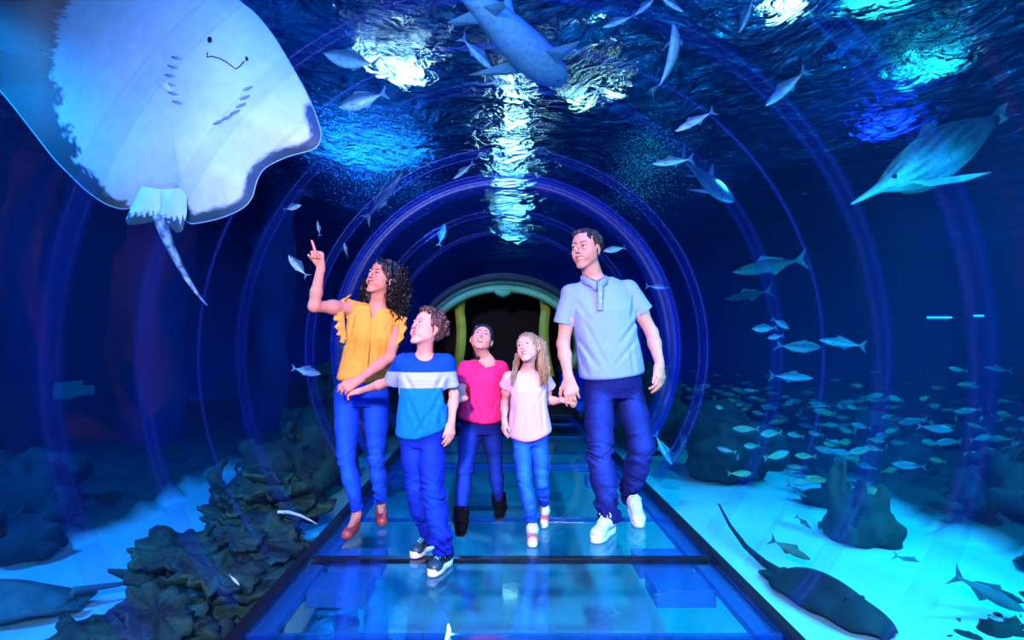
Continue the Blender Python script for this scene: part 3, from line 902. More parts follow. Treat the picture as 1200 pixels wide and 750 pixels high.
def body(root, S, colbase=None):
    """the continuous figure: legs, torso, arms, hands, neck, head"""
    pr = Prims(); g = S['g']            # g: overall girth scale
    ax = unit(V(S['shb']) - V(S['sha']))
    hipc = mid(S['hipa'], S['hipb']); shc = mid(S['sha'], S['shb'])
    wS = (V(S['shb']) - V(S['sha'])).length / 2
    hx = unit(V(S['hipb']) - V(S['hipa']))
    pr.loft([(hipc - V((0, 0, .05 * g)), hx, .10 * g, .07 * g), (mid(hipc, shc, .35), hx, .09 * g, .065 * g),
             (mid(hipc, shc, .8), ax, wS * .70, .068 * g), (shc - V((0, 0, .01 * g)), ax, wS * .66, .052 * g)], .02)
    nb = V(S['nb'])
    for k in ('a', 'b'):
        sh, el, wr = V(S['sh' + k]), V(S['el' + k]), V(S['wr' + k]); A = S['arm']
        pr.cone(nb + V((0, .02, -.050 * g)), sh - V((0, 0, .008)), .030 * g, A * .92, .02)
        pr.cone(sh, el, A * 1.15, A * .82, .03)
        m1 = mid(sh, el, .5); pr.ell(m1, (A * 1.08,) * 3, .03)
        pr.cone(el, mid(el, wr, .35), A * .84, A * .86, .02)
        pr.cone(mid(el, wr, .35), wr, A * .86, A * .58, .02)
        hp, kn, an, to = (V(S[q + k]) for q in ('hip', 'kn', 'an', 'toe'))
        pr.cone(hp, kn, .058 * g, .040 * g, .02); pr.cone(kn, mid(kn, an, .3), .036 * g, .036 * g, .02); pr.cone(mid(kn, an, .3), an, .036 * g, .027 * g, .02)
        hl, d, sd, up = shoe_frame(an, to, S['foot'])
        if S.get('lift' + k): hl = hl + V((0, 0, S['lift' + k]))
        pr.cone(an, hl + d * .04 + up * .034, .028 * g, .026 * g, .02)
        pr.cone(an - V((0, 0, .015)), V(to) - d * .05 + V((0, 0, .028)), .028 * g, .018 * g, .02)
    h = S['head']; fo = S['fo']; fo['nb'] = nb
    # upper chest below the neckline
    fw = np.cross(np.array((0, 0, 1.)), ax); fw = fw if fw[1] < 0 else -fw
    cf_ = S.get('chest', .012)
    pr.ell(nb + V(fw) * cf_ * g - V((0, 0, .055 * g)), (.078 * g, .060 * g, .080 * g), .02)
    lips = head_prims(pr, h, fo)
    hands = []
    for k in ('a', 'b'):
        hd = S['hand' + k]; wr = V(S['wr' + k])
        tips, t = hand_prims(pr, wr, hd['d'], hd['n'], hd['side'], hd['s'], hd['curl'], hd.get('thumb', (.5, .4)), hd.get('spread', .12), S['arm'] * .60)
        hands.append((wr, tips))
    head_lo = h.c - .62 * h.H; head_hi = h.c + .62 * h.H
    fine = [(head_lo, head_hi, S.get('hh', .0023))]
    for wr, tips in hands:
        a, b = box_of([wr] + [V(t) for t in tips], .045 * S['handa']['s'] / .9)
        fine.append((a, b, .0026))
    hc = head_cols(h, fo, lips)
    def cf(v):
        c = hc(v)
        for k, (wr, tips) in zip(('a', 'b'), hands):
            for tp in tips:
                dd = np.linalg.norm(v - tp, axis=1); c = blendc(c, np.array(fo['skin']) * np.array((1.05, .8, .8)), (1 - sm(dd, .006, .014)) * .5)
        return c
    o = build_prims('body', pr, .0052, M_skin, root, cf, fine)
    eyes_teeth(root, h, fo, S.get('gaze', (0, 0)))
    return o

def trousers(root, S, col, col2, hem=(.055, .055), thigh=.082, knee=.058, top=None, waist=.13, depth=.095, folds=.004, stack=.5, name='jeans', cut=None):
    pr = Prims(); g = S['g']; hx = unit(V(S['hipb']) - V(S['hipa'])); hipc = mid(S['hipa'], S['hipb'])
    up = V((0, 0, 1)); T = top if top else hipc + V((0, 0, .13 * g))
    pr.loft([(hipc - V((0, 0, .07 * g)), hx, (waist + .0) * g, (depth) * g), (hipc, hx, (waist + .022) * g, (depth + .012) * g), (V(T), hx, waist * g, depth * g)], .03)
    for i, k in enumerate(('a', 'b')):
        hp, kn, an = (V(S[q + k]) for q in ('hip', 'kn', 'an'))
        pr.cone(hp, mid(hp, kn, .5), thigh * g, (thigh + knee) * .5 * g + .003, .02)
        pr.cone(mid(hp, kn, .5), kn, (thigh + knee) * .5 * g + .003, knee * g, .02)
        e = V(S['hem' + k]) if ('hem' + k) in S else an
        pr.cone(kn, mid(kn, e, .4), knee * g, (knee * .62 + hem[i] * .38) * g + .004, .02)
        pr.cone(mid(kn, e, .4), e + (e - kn).normalized() * .03, (knee * .62 + hem[i] * .38) * g + .004, hem[i] * g, .02)
    ks = [V(S['kna']), V(S['knb'])]; hs = [V(S['ana']), V(S['anb'])]; hz = hipc.z
    def mask(p):
        lob = .5 + .5 * np.sin(p[..., 0] * 31 + p[..., 2] * 17) * np.sin(p[..., 1] * 37 - p[..., 2] * 23 + 1)
        r = .22
        for q in ks: r = r + 1.0 * np.exp(-((p[..., 2] - q.z) / .07) ** 2)
        for q in hs: r = r + stack * 1.5 * np.exp(-((p[..., 2] - q.z - .05) / .09) ** 2)
        return (r + .4 * np.exp(-((p[..., 2] - hz + .05) / .05) ** 2)) * (.45 + .55 * lob)
    pr.wrinkle(folds * 1.3, [(7, 7, 26, .35), (9, 9, 34, -.5)], mask=mask)
    for i, k in enumerate(('a', 'b')):
        kn = V(S['kn' + k]); e = V(S['hem' + k]) if ('hem' + k) in S else V(S['an' + k])
        dn = (e - kn).normalized(); e3 = A3(e); n3 = A3(dn); kz = kn.z
        def fn(p, e3=e3, n3=n3, kz=kz):
            d = (p - e3) @ n3; far = np.linalg.norm(p - e3 - d[..., None] * n3, axis=-1)
            return np.where((far < .10 * g + .02) & (p[..., 2] < kz), d, -1.)
        pr.add('i', fn, k=.002)
    c1 = np.array(col); c2 = np.array(col2)
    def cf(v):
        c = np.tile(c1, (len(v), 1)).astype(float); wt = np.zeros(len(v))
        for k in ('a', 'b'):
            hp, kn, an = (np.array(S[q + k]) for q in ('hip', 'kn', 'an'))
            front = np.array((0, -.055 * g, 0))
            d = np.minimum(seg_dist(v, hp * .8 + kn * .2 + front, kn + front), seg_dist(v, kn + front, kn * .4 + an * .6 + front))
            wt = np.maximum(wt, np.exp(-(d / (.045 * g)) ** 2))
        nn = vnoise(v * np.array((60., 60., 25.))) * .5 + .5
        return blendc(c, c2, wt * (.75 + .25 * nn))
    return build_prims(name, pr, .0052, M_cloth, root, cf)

def stitch_line(name, pts, r, m, parent):
    b = MB(); b.tube(pts, r, 6); return b.build(name, m, parent, True)

def crease(pr, segs, amp=.007, wd=.012, yc=None):
    """soft folds on the front: segs = (a, b[, amp factor])"""
    L = [(A3(q[0])[[0, 2]], A3(q[1])[[0, 2]], (q[2] if len(q) > 2 else 1.0)) for q in segs]
    def fn(p):
        r = 0; x = p[..., [0, 2]]
        for a, b, f in L:
            ba = b - a; t = np.clip(((x - a) @ ba) / (ba @ ba), 0, 1)
            d = np.linalg.norm(x - a - t[..., None] * ba, axis=-1)
            r = r + f * amp * (np.exp(-(d / wd) ** 2) - .7 * np.exp(-((d - wd * 1.9) / wd) ** 2)) * np.sin(np.pi * np.clip(t, .04, .96)) ** .5
        return np.where(p[..., 1] < yc, r, 0.)
    pr.add('n', fn, k=.035)

def shirt(root, S, name, secs, cuffs, hemplane, necks, colfn, h=.005, ex=2.3, creases=(), top=.05, neckr=.05, wr=None, ex_prims=None, m=None):
    """secs: (z fraction from hip to shoulder, half width, half depth, forward offset)"""
    pr = Prims(); ax = V(S['shb']) - V(S['sha']); hx = V(S['hipb']) - V(S['hipa'])
    hc = mid(S['hipa'], S['hipb']); sc = mid(S['sha'], S['shb']); nb = V(S['nb'])
    L = []
    for t, w_, d_, f_ in secs:
        c = hc + (sc - hc) * t; c = c + V((0, -f_, 0)); L.append((c, hx * (1 - max(0, min(1, t))) + ax * max(0, min(1, t)), w_, d_))
    pr.loft(L, .03, ex=ex)
    for k in ('a', 'b'):
        sh = V(S['sh' + k]); c = cuffs.get(k)
        pr.cone(nb + V((0, .018, -top)), sh, neckr, c[1] * .95 if c else neckr * .9, .03)
        if c:
            cp = V(c[0]); dn = (cp - sh).normalized()
            pr.cone(sh, cp + dn * .02, c[1], c[2], .02)
            c3 = A3(cp); n3 = A3(dn); sg = -1 if k == 'a' else 1; R = c[2] * 1.7
            pr.add('i', (lambda c3, n3, sg, R: (lambda p: np.where((np.linalg.norm(p - c3 - ((p - c3) @ n3)[..., None] * n3, axis=-1) < R) & ((p[..., 0] - c3[0]) * sg > -R * .62) & ((p - c3) @ n3 > -.01) & ((p - c3) @ n3 < .09), (p - c3) @ n3, -1.)))(c3, n3, sg, R), k=.002)
    if ex_prims: ex_prims(pr)
    if creases: crease(pr, creases[0], creases[1], creases[2], nb.y - .02)
    if wr: pr.wrinkle(wr[0], wr[1], mask=lambda p: .6 + .4 * vnoise(p * 6.))
    for pt, n in hemplane: pr.plane(pt, n, 'i', .03)
    for q in necks:
        if isinstance(q[1], float):            # a v cut: lowest point, half angle (radians), lean
            v0 = A3(q[0]); ca, sa = math.cos(q[1]), math.sin(q[1]); ln = q[2]; yb = nb.y
            def fn(p, v0=v0, ca=ca, sa=sa, ln=ln, yb=yb):
                z = p[..., 2] - v0[2]; x = p[..., 0] - v0[0] - ln * z
                return np.maximum(np.abs(x) * ca - z * sa, p[..., 1] - yb)
            pr.add('s', fn, (v0[0] - .12, v0[1] - .15, v0[2] - .01), (v0[0] + .12, yb + .01, v0[2] + .17), .006)
        else: pr.cone(*q, .006, 's')
    return build_prims(name, pr, h, m or M_cloth, root, colfn)
# ------------------------------------------------------------------ the man
def lin(r, g, b):
    f = lambda c: ((c / 255 + .055) / 1.055) ** 2.4 if c > 10 else c / 255 / 12.92
    return (f(r), f(g), f(b))

def make_man():
    root = empty('person', (0, 0, 0), 'tall man in light blue polo shirt and dark jeans, holding the small girl\'s hand', 'person')
    root.location = (P(717, 400, 3.5).x, 3.45, 0)
    S = dict(g=1.06, arm=.047, foot=.275, nb=P(697, 325, 3.50), sha=P(669, 345, 3.48), shb=P(736, 340, 3.53),
             ela=P(660, 403, 3.50), wra=P(666, 442, 3.36), elb=P(764, 390, 3.53), wrb=P(773, 426, 3.42),
             hipa=P(702, 452, 3.52), hipb=P(736, 452, 3.56), kna=P(703, 533, 3.45), knb=P(751, 522, 3.56),
             ana=P(716, 604, 3.42), anb=P(739, 581, 3.80), toea=P(696, 636, 3.21), toeb=P(750, 620, 3.47))
    S['head'] = Head(P(687, 293, 3.44), .262, (-.66, -.74, .10), 3)
    S['fo'] = dict(skin=lin(205, 142, 122), lip=lin(190, 105, 100), brow=lin(32, 20, 16), mouth=.026, mw=.120, smile=.045, stubble=True, neck=.060,
                   scalp=lin(60, 38, 28), hairline=.36, face=1.04, teeth=.034)
    S['gaze'] = (.15, .1)
    S['handa'] = dict(d=(.14, -.25, -1), n=(-.25, -1, .2), side=1, s=1.12, curl=(.42, .46, .50, .52), thumb=(.75, .5))
    S['handb'] = dict(d=(.02, -.25, -1), n=(.75, -.7, .1), side=1, s=1.08, curl=(.45, .40, .38, .36), thumb=(.35, .3))
    body(root, S)
    h = S['head']
    # short dark hair
    pr = Prims(); H = h.H
    pr.ell(h.w(0, -.065, .165), (.345 * H, .415 * H, .36 * H), .01, 'u', h.R)
    pr.ell(h.w(.06, .12, .36), (.24 * H, .20 * H, .14 * H), .04 * H, 'u', h.R)
    pr.ell(h.w(0, .24, -.05), (.40 * H, .22 * H, .30 * H), .02 * H, 's', h.R)
    pr.ell(h.w(0, .30, .08), (.24 * H, .20 * H, .26 * H), .03 * H, 's', h.R)
    pr.plane(h.w(0, -.1, -.12), -h.z * 1 + h.y * .5)
    for s in (-1, 1): pr.ell(h.w(s * .36, .02, -.06), (.08 * H, .12 * H, .16 * H), .02 * H, 's', h.R)
    pr.wrinkle(.003, [(60, 60, 25, 0), (90, 90, 40, .5)])
    build_prims('hair', pr, .0035, M_hairv, root, lambda v: np.tile(np.array(lin(48, 32, 26)), (len(v), 1)))
    # jeans
    S['hema'] = P(714, 612, 3.40); S['hemb'] = P(738, 586, 3.76)
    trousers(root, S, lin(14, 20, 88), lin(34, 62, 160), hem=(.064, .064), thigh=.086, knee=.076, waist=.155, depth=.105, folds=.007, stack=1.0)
    # polo shirt
    nb = V(S['nb']); cc = np.array(lin(124, 142, 222))
    cr = [(P(676, 392, 3.4), P(700, 430, 3.38)), (P(682, 372, 3.4), P(716, 436, 3.36), .8), (P(752, 372, 3.4), P(728, 402, 3.38)), (P(750, 395, 3.4), P(722, 428, 3.38), .8),
          (P(678, 410, 3.4), P(690, 440, 3.38)), (P(676, 352, 3.4), P(690, 376, 3.4), .8), (P(746, 345, 3.42), P(741, 372, 3.42)), (P(740, 405, 3.4), P(745, 438, 3.4)), (P(705, 350, 3.4), P(730, 350, 3.4), .4)]
    shirt(root, S, 'polo_shirt', [(-.05, .215, .140, .0), (.15, .210, .138, 0), (.5, .196, .132, .005), (.8, .205, .128, .01), (1.0, .190, .095, .0), (1.14, .10, .06, -.01)],
          {'a': (P(660, 380, 3.49), .062, .064), 'b': (P(755, 366, 3.53), .062, .066)},
          [(P(716, 445, 3.53), (-.02, .0, -1)), (P(735, 441, 3.53), (.18, 0, -1))],
          [(nb + V((0, .0, -.045)), nb + V((-.01, -.02, .09)), .056, .072), (nb + V((-.005, -.14, -.065)), nb + V((-.01, -.09, .06)), .006, .045)],
          lambda v: np.tile(cc, (len(v), 1)), creases=(cr, .0065, .013), wr=(.004, [(9, 6, 7, .5), (12, 8, 10, -.4)]))
    # collar: two folded leaves
    Mc = mat('polo_collar', lin(118, 136, 220), .8, var=.05)
    def leaf(sgn):
        b = MB(); v = []; f = []; n = 14
        for i in range(n + 1):
            a = math.radians(-100 + sgn * 0) ; t = i / n
            th = math.radians(90) - sgn * 0
            ang = math.radians(90 + sgn * (t * 178))          # from nape to front
            r0, r1 = .067, .088 - .004 * t
            zt = .048 - .062 * t ** 1.4; drop = .038 + .018 * t
            c0 = nb + V((-.004 + math.cos(ang) * r0, -.012 + math.sin(ang) * r0 * 1.05, zt - .012))
            c1 = nb + V((-.004 + math.cos(ang) * r1, -.016 + math.sin(ang) * (r1 + .012), zt - .012 - drop + (.0 if t < .9 else -.016)))
            up_ = mid(c0, c1) + V((math.cos(ang) * .012, math.sin(ang) * .012, .014))
            for q in (c0, up_, c1, c1 - V((math.cos(ang) * .006, math.sin(ang) * .006, .0)), c0 - V((0, 0, .004))): v.append(q)
        for i in range(n):
            for k in range(5): f.append((i * 5 + k, i * 5 + (k + 1) % 5, (i + 1) * 5 + (k + 1) % 5, (i + 1) * 5 + k))
        f += [tuple(range(5)), tuple(n * 5 + k for k in range(4, -1, -1))]
        b.add(v, f); return b.build('collar', Mc, root, True)
    leaf(1); leaf(-1)
    # placket with buttons
    p0 = nb + V((.003, -.135, -.07)); p1 = nb + V((.012, -.150, -.215))
    b = MB(); R = Matrix.Identity(3); b.box(mid(p0, p1), (.015, .010, (p0 - p1).length / 2)); bevel(b.build('placket', Mc, root), .004)
    for t in (.35, .62): b = MB(); q = mid(p0, p1, t); b.tube([q + V((0, -.008, 0)), q + V((0, -.0155, 0))], .006, 10); b.build('button', M_btn, root)
    # ring on the hanging hand
    white = lin(205, 205, 230)
    cf = lambda fr: (lambda v: blendc(np.tile(np.array(white), (len(v), 1)), lin(150, 165, 205), (np.abs(np.sin(fr(v)[0] * 26)) < .2) * .8))
    sneaker(root, S['ana'], S['toea'], .29, cf, w=1.0); sneaker(root, S['anb'], S['toeb'], .29, cf, lift=.035, w=1.0)
    return S
SM = make_man()

def hand(d, n, side, s, curl, thumb=(.5, .4), spread=.12): return dict(d=d, n=n, side=side, s=s, curl=curl, thumb=thumb, spread=spread)
def flat(c): return lambda v: np.tile(np.array(c, float), (len(v), 1))

# ------------------------------------------------------------------ the woman
def make_woman():
    root = empty('person', (P(424, 400, 3.6).x, 3.55, 0), 'woman in yellow ruffled blouse and blue jeans, pointing up with one finger', 'person')
    S = dict(chest=.030, g=.93, arm=.039, foot=.235, nb=P(441, 357, 3.56), sha=P(411, 361, 3.50), shb=P(467, 378, 3.59),
             ela=P(368, 359, 3.28), wra=P(376, 312, 3.26), elb=P(457, 418, 3.43), wrb=P(419, 446, 3.27),
             hipa=P(407, 462, 3.58), hipb=P(440, 464, 3.60), kna=P(406, 537, 3.52), knb=P(441, 537, 3.62),
             ana=P(418, 601, 3.50), anb=P(446.5, 590, 3.72), toea=P(404, 634, 3.26), toeb=P(448, 618, 3.49))
    S['head'] = Head(P(447, 326.5, 3.50), .240, (-.50, -.78, .38), -8)
    S['fo'] = dict(skin=lin(200, 138, 116), lip=lin(160, 60, 65), brow=lin(30, 16, 12), mouth=.024, mw=.118, smile=.050, neck=.048, eye=.024, teeth=.03, nose=.85, face=.90)
    S['gaze'] = (.0, .1)
    S['handa'] = hand((-.14, -.12, 1), (.45, .75, .25), 1, .90, (.06, 1.45, 1.5, 1.5), (.30, 1.5), .05)
    S['handb'] = hand((-.85, -.30, -.42), (.2, -.85, .5), 1, .88, (.55, .55, .55, .6), (.45, .5))
    body(root, S)
    h = S['head']; H = h.H
    # long dark curly hair
    pr = Prims()
    pr.ell(h.w(0, -.10, .15), (.40 * H, .43 * H, .42 * H), .02, 'u', h.R)
    pr.ell(h.w(0, .10, .20), (.31 * H, .27 * H, .30 * H), .012, 'u', h.R)
    pr.ell(P(466, 336, 3.60), (.085, .11, .15), .05)
    pr.ell(P(470, 352, 3.58), (.07, .08, .10), .04)
    pr.ell(P(436, 344, 3.64), (.09, .06, .10), .05)
    pr.ell(h.w(0, .32, -.12), (.285 * H, .36 * H, .43 * H), .02, 's', h.R)
    pr.cone(P(441, 366, 3.45), h.w(0, .18, -.55), .060, .060, .02, 's')
    pr.wrinkle(.010, [(40, 40, 30, 0), (60, 60, 45, .3)])
    hc = lin(14, 10, 16)
    o = build_prims('hair', pr, .0045, M_hairv, root, flat(hc))
    rg = random.Random(5); Mh = mat('hair_curls', lin(14, 10, 15), .6, spec=.25)
    for i in range(150):
        side = rg.random()
        if side < .68: c0 = P(rg.uniform(455, 478), rg.uniform(312, 350), rg.uniform(3.47, 3.64)); ln = rg.uniform(.10, .20)
        elif side < .86: c0 = P(rg.uniform(424, 436), rg.uniform(322, 340), rg.uniform(3.58, 3.66)); ln = rg.uniform(.08, .13)
        else: c0 = V(h.w(rg.uniform(-.3, .3), rg.uniform(-.45, -.1), rg.uniform(.3, .52))); ln = rg.uniform(.05, .1)
        rr = rg.uniform(.006, .012); ph = rg.uniform(0, 6.3); n = 16; pts = []
        dx, dy = rg.uniform(-.03, .04), rg.uniform(-.03, .03)
        for j in range(n):
            t = j / (n - 1); a = ph + t * ln * 130
            pts.append(c0 + V((dx * t + rr * math.cos(a), dy * t + rr * math.sin(a), -ln * t)))
        b = MB() if i % 50 == 0 else b
        b.tube(pts, [.0042 * (1 - .6 * j / n) + .001 for j in range(n)], 5)
        if i % 50 == 49: tag(b.build('curls', Mh, root, True), kind='stuff')
    S['hema'] = P(419, 598, 3.50); S['hemb'] = P(446.5, 587, 3.70)
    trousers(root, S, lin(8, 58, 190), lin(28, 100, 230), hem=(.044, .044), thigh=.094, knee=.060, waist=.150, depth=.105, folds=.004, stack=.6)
    # blouse
    cr = [(P(432, 385, 3.4), P(424, 440, 3.4)), (P(445, 388, 3.4), P(441, 440, 3.4)), (P(418, 385, 3.4), P(402, 440, 3.42)), (P(455, 395, 3.42), P(455, 420, 3.42)),
          (P(412, 370, 3.4), P(409, 400, 3.4), .7), (P(438, 372, 3.42), P(436, 400, 3.42), .8)]
    yc = np.array(lin(232, 160, 62))
    def exb(pr):
        pr.ell(P(424, 387, 3.475), (.062, .060, .075), .06); pr.ell(P(449, 392, 3.50), (.062, .060, .075), .06); pr.ell(P(437, 372, 3.52), (.11, .05, .06), .05)
    shirt(root, S, 'blouse', [(-.06, .178, .130, .0), (.15, .172, .128, .0), (.45, .160, .115, .0), (.75, .155, .115, .01), (.97, .158, .085, .0), (1.10, .10, .06, 0)],
          {'a': (V(S['sha']).lerp(V(S['ela']), .10), .052, .060), 'b': (V(S['shb']).lerp(V(S['elb']), .20), .050, .058)}, [(P(423, 449, 3.6), (-.10, -.1, -1)), (P(445, 448, 3.6), (.25, 0, -1))],
          [(V(S['nb']) + V((0, .0, -.03)), V(S['nb']) + V((.0, -.02, .10)), .048, .075), (P(433.5, 373, 3.42), .42, .28)],
          flat(yc), creases=(cr, .007, .011), wr=(.004, [(22, 8, 4, .2), (16, 8, 6, -.2)]), neckr=.050, ex_prims=exb)
    My = mat('ruffle_cloth', lin(232, 160, 62), .85, var=.05)
    def ruffle(path, width, wv=9, amp=.012):
        pts = [V(p) for p in path]; n = 48; b = MB(); v = []; f = []
        Ls = [0]
        for i in range(1, len(pts)): Ls.append(Ls[-1] + (pts[i] - pts[i - 1]).length)
        def at(t):
            q = t * Ls[-1]
            for i in range(1, len(pts)):
                if q <= Ls[i] + 1e-9: return pts[i - 1].lerp(pts[i], (q - Ls[i - 1]) / (Ls[i] - Ls[i - 1]))
            return pts[-1]
        for i in range(n + 1):
            t = i / n; p = at(t); wd = V(width) * (.35 + .65 * math.sin(math.pi * min(1, t * .9 + .12)))
            for j in range(5):
                s_ = j / 4; wav = amp * math.sin(t * wv * 2 * math.pi) * s_
                q = p + wd * s_ + V((wav * .7, -abs(wd.length) * .12 * math.sin(s_ * 3) + wav, wav * .4))
                v += [q, q + V((.0015, .003, .001))]
        for i in range(n):
            for j in range(4):
                a = i * 10 + j * 2; c = a + 10
                f += [(a, a + 2, c + 2, c), (a + 1, c + 1, c + 3, a + 3)]
            a = i * 10 + 8; c = a + 10; f.append((a, a + 1, c + 1, c)); a = i * 10; c = a + 10; f.append((a, c, c + 1, a + 1))
        b.add(v, f); b.build('ruffle', My, root, True)
    ruffle([P(412, 345, 3.52), P(404, 352, 3.44), P(403, 368, 3.41), P(404, 384, 3.42), P(406, 398, 3.44)], (-.052, -.012, -.018), 5)
    ruffle([P(404, 352, 3.44), P(402, 368, 3.40), P(402, 388, 3.42), P(404, 402, 3.44)], (-.040, -.022, .0), 6)
    ruffle([P(462, 362, 3.58), P(468, 372, 3.52), P(466, 390, 3.48), P(459, 404, 3.46), P(449, 428, 3.46)], (.046, -.012, -.012), 6)
    b = MB(); b.tube([P(434, 374, 3.44), P(433, 400, 3.41), P(430, 440, 3.43)], .0028, 6); b.build('front_seam', My, root, True)
    # ballet flats
    sk = np.array(lin(150, 62, 60))
    for a, t, lf in ((S['ana'], S['toea'], 0), (S['anb'], S['toeb'], .03)):
        heel, d, sd, up = shoe_frame(a, t, .245, lf)
        def Wp(x, y, z): return heel + d * (x * .245) + sd * (y * .245) + up * z
        pr = Prims()
        pr.cone(Wp(.14, 0, .028), Wp(.5, 0, .022), .036, .036, .02); pr.cone(Wp(.5, 0, .022), Wp(.82, 0, .018), .036, .036, .02)
        pr.plane(Wp(0, 0, .004), -up); pr.plane(Wp(.1, 0, .052), up)
        pr.ell(Wp(.36, 0, .062), (.088, .030, .040), .004, 's', np.stack([d, sd, up]))
        o = build_prims('ballet_flat', pr, .0035, M_shoev, root, flat(sk))
        b = MB(); b.tube([Wp(.12, 0, .003), Wp(.5, 0, .003), Wp(.86, 0, .003)], [.032, .034, .026], 14, flat=.12); b.build('sole', M_black, o)
        b = MB()
        for s_ in (-1, 1): b.tube([Wp(.66, 0, .046), Wp(.67, s_ * .05, .050), Wp(.70, s_ * .09, .044), Wp(.66, s_ * .07, .043), Wp(.66, 0, .046)], .0035, 6)
        b.build('bow', M_metal, o, True)
    return S
SW = make_woman()

# ------------------------------------------------------------------ the boy
def make_boy():
    root = empty('person', (P(498, 400, 2.95).x, 2.95, 0), 'boy in blue and white striped t-shirt and black sneakers, looking up', 'person')
    S = dict(g=.80, arm=.030, foot=.20, nb=P(497, 414, 2.98), sha=P(472, 425, 2.97), shb=P(522, 425, 3.0),
             ela=P(457, 447, 3.10), wra=P(422, 458, 3.24), elb=P(532, 462, 3.05), wrb=P(529, 495, 2.96),
             hipa=P(484, 510, 3.0), hipb=P(505, 510, 3.0), kna=P(488, 569, 3.01), knb=P(507, 575, 2.92),
             ana=P(503, 627, 3.14), anb=P(519, 643, 2.88), toea=P(483, 651, 2.99), toeb=P(504, 674, 2.76))
    S['head'] = Head(P(500, 386, 2.93), .217, (-.66, -.58, .46), 4)
    S['fo'] = dict(skin=lin(212, 150, 134), lip=lin(205, 110, 110), brow=lin(70, 45, 36), browa=.7, mouth=.055, mw=.066, smile=.0, neck=.040, eye=.030, teeth=.03, nose=.4, face=1.03)
    S['handa'] = hand((-.9, .25, -.15), (0, -.5, 1), 1, .68, (.5, .5, .5, .5), (.4, .4))
    S['handb'] = hand((-.05, -.25, -1), (.75, -.65, 0), 1, .72, (.30, .28, .30, .34), (.35, .3))
    body(root, S)
    h = S['head']; H = h.H
    pr = Prims()
    pr.ell(h.w(0, -.10, .17), (.385 * H, .42 * H, .40 * H), .02, 'u', h.R)
    pr.ell(h.w(0, .16, .42), (.24 * H, .17 * H, .12 * H), .03, 'u', h.R)
    rg = random.Random(2)
    for i in range(46):
        a = rg.uniform(0, 2 * math.pi); b_ = rg.uniform(-.25, 1.0)
        v_ = V((math.cos(a) * math.cos(b_), math.sin(a) * math.cos(b_), math.sin(b_)))
        if v_.y > .35 and v_.z < .75: continue
        q = h.w(v_.x * .37, -.10 + v_.y * .41, .17 + v_.z * .385); pr.ell(q, (rg.uniform(.011, .018),) * 3, .008)
    pr.ell(h.w(0, .33, -.08), (.33 * H, .31 * H, .42 * H), .02, 's', h.R)
    pr.plane(h.w(0, -.2, -.33), -h.z)
    for s in (-1, 1): pr.ell(h.w(s * .36, .0, -.10), (.08 * H, .13 * H, .17 * H), .012, 's', h.R)
    pr.wrinkle(.005, [(60, 60, 60, 0), (80, 80, 50, .3)])
    build_prims('hair', pr, .0035, M_hairv, root, flat(lin(66, 42, 34)))
    S['hema'] = P(502, 633, 3.12); S['hemb'] = P(520, 650, 2.87)
    trousers(root, S, lin(4, 30, 150), lin(14, 66, 205), hem=(.066, .066), thigh=.090, knee=.078, waist=.135, depth=.10, folds=.006, stack=1.2)
    A, B_, C_ = np.array(lin(2, 62, 190)), np.array(lin(146, 166, 215)), np.array(lin(2, 112, 190))
    z1 = P(0, 437, 2.85).z; z2 = P(0, 455.5, 2.85).z
    cufA = P(461, 446, 3.06); cufB = P(526, 453, 3.02)
    def cf(v):
        dA = (v - A3(S['sha'])) @ unit(cufA - V(S['sha'])) / (cufA - V(S['sha'])).length
        dB = (v - A3(S['shb'])) @ unit(cufB - V(S['shb'])) / (cufB - V(S['shb'])).length
        z = v[:, 2]; c = np.tile(A, (len(v), 1))
        c = np.where((z < z1)[:, None], B_, c); c = np.where((z < z2)[:, None], C_, c)
        xa = A3(S['sha'])[0] + .012; xb = A3(S['shb'])[0] - .008
        zc = P(0, 463, 2.9).z; xa = P(474, 0, 2.97).x; xb = P(517, 0, 2.97).x
        sl = ((v[:, 0] < xa) & (z < P(0, 438, 2.95).z) & (z > zc) & ((v[:, 0] < P(470, 0, 2.97).x) | (z > z2))) | ((v[:, 0] > xb) & (z < P(0, 441, 2.95).z) & (z > zc) & ((v[:, 0] > P(520.5, 0, 2.97).x) | (z > z2)))
        c = np.where(sl[:, None], B_, c)
        return c
    cr = [(P(478, 470, 2.86), P(492, 505, 2.86)), (P(515, 460, 2.86), P(502, 500, 2.86)), (P(505, 480, 2.86), P(486, 512, 2.86)), (P(474, 440, 2.88), P(484, 460, 2.86)), (P(518, 440, 2.88), P(508, 462, 2.86)), (P(514, 480, 2.88), P(516, 505, 2.88))]
    nb = V(S['nb'])
    shirt(root, S, 't_shirt', [(-.12, .150, .115, .0), (.15, .142, .112, 0), (.5, .130, .105, .005), (.8, .138, .098, .01), (1.0, .118, .07, .0), (1.12, .07, .045, -.005)],
          {'a': (cufA, .046, .056), 'b': (cufB, .046, .056)},
          [(P(490, 519, 2.9), (-.15, -.0, -1)), (P(500, 513, 2.9), (.33, 0, -1))],
          [(nb + V((0, -.005, -.018)), nb + V((-.0, -.03, .10)), .046, .062)], cf, h=.0045, creases=(cr, .007, .012), wr=(.004, [(10, 8, 8, .5), (14, 8, 11, -.4)]), neckr=.036)
    blk = np.array(lin(14, 16, 30))
    def scf(fr):
        def f(v):
            x, y, z = fr(v); c = np.tile(blk, (len(v), 1))
            return np.where(((x > .72))[:, None], np.array(lin(30, 60, 75)), c)
        return f
    Ml = mat('elastic_lace', lin(120, 190, 215), .6)
    sneaker(root, S['ana'], S['toea'], .215, scf, sole_t=.026, w=1.05, laces=Ml)
    sneaker(root, S['anb'], S['toeb'], .220, scf, sole_t=.026, w=1.05, laces=Ml)
    return S
SB = make_boy()

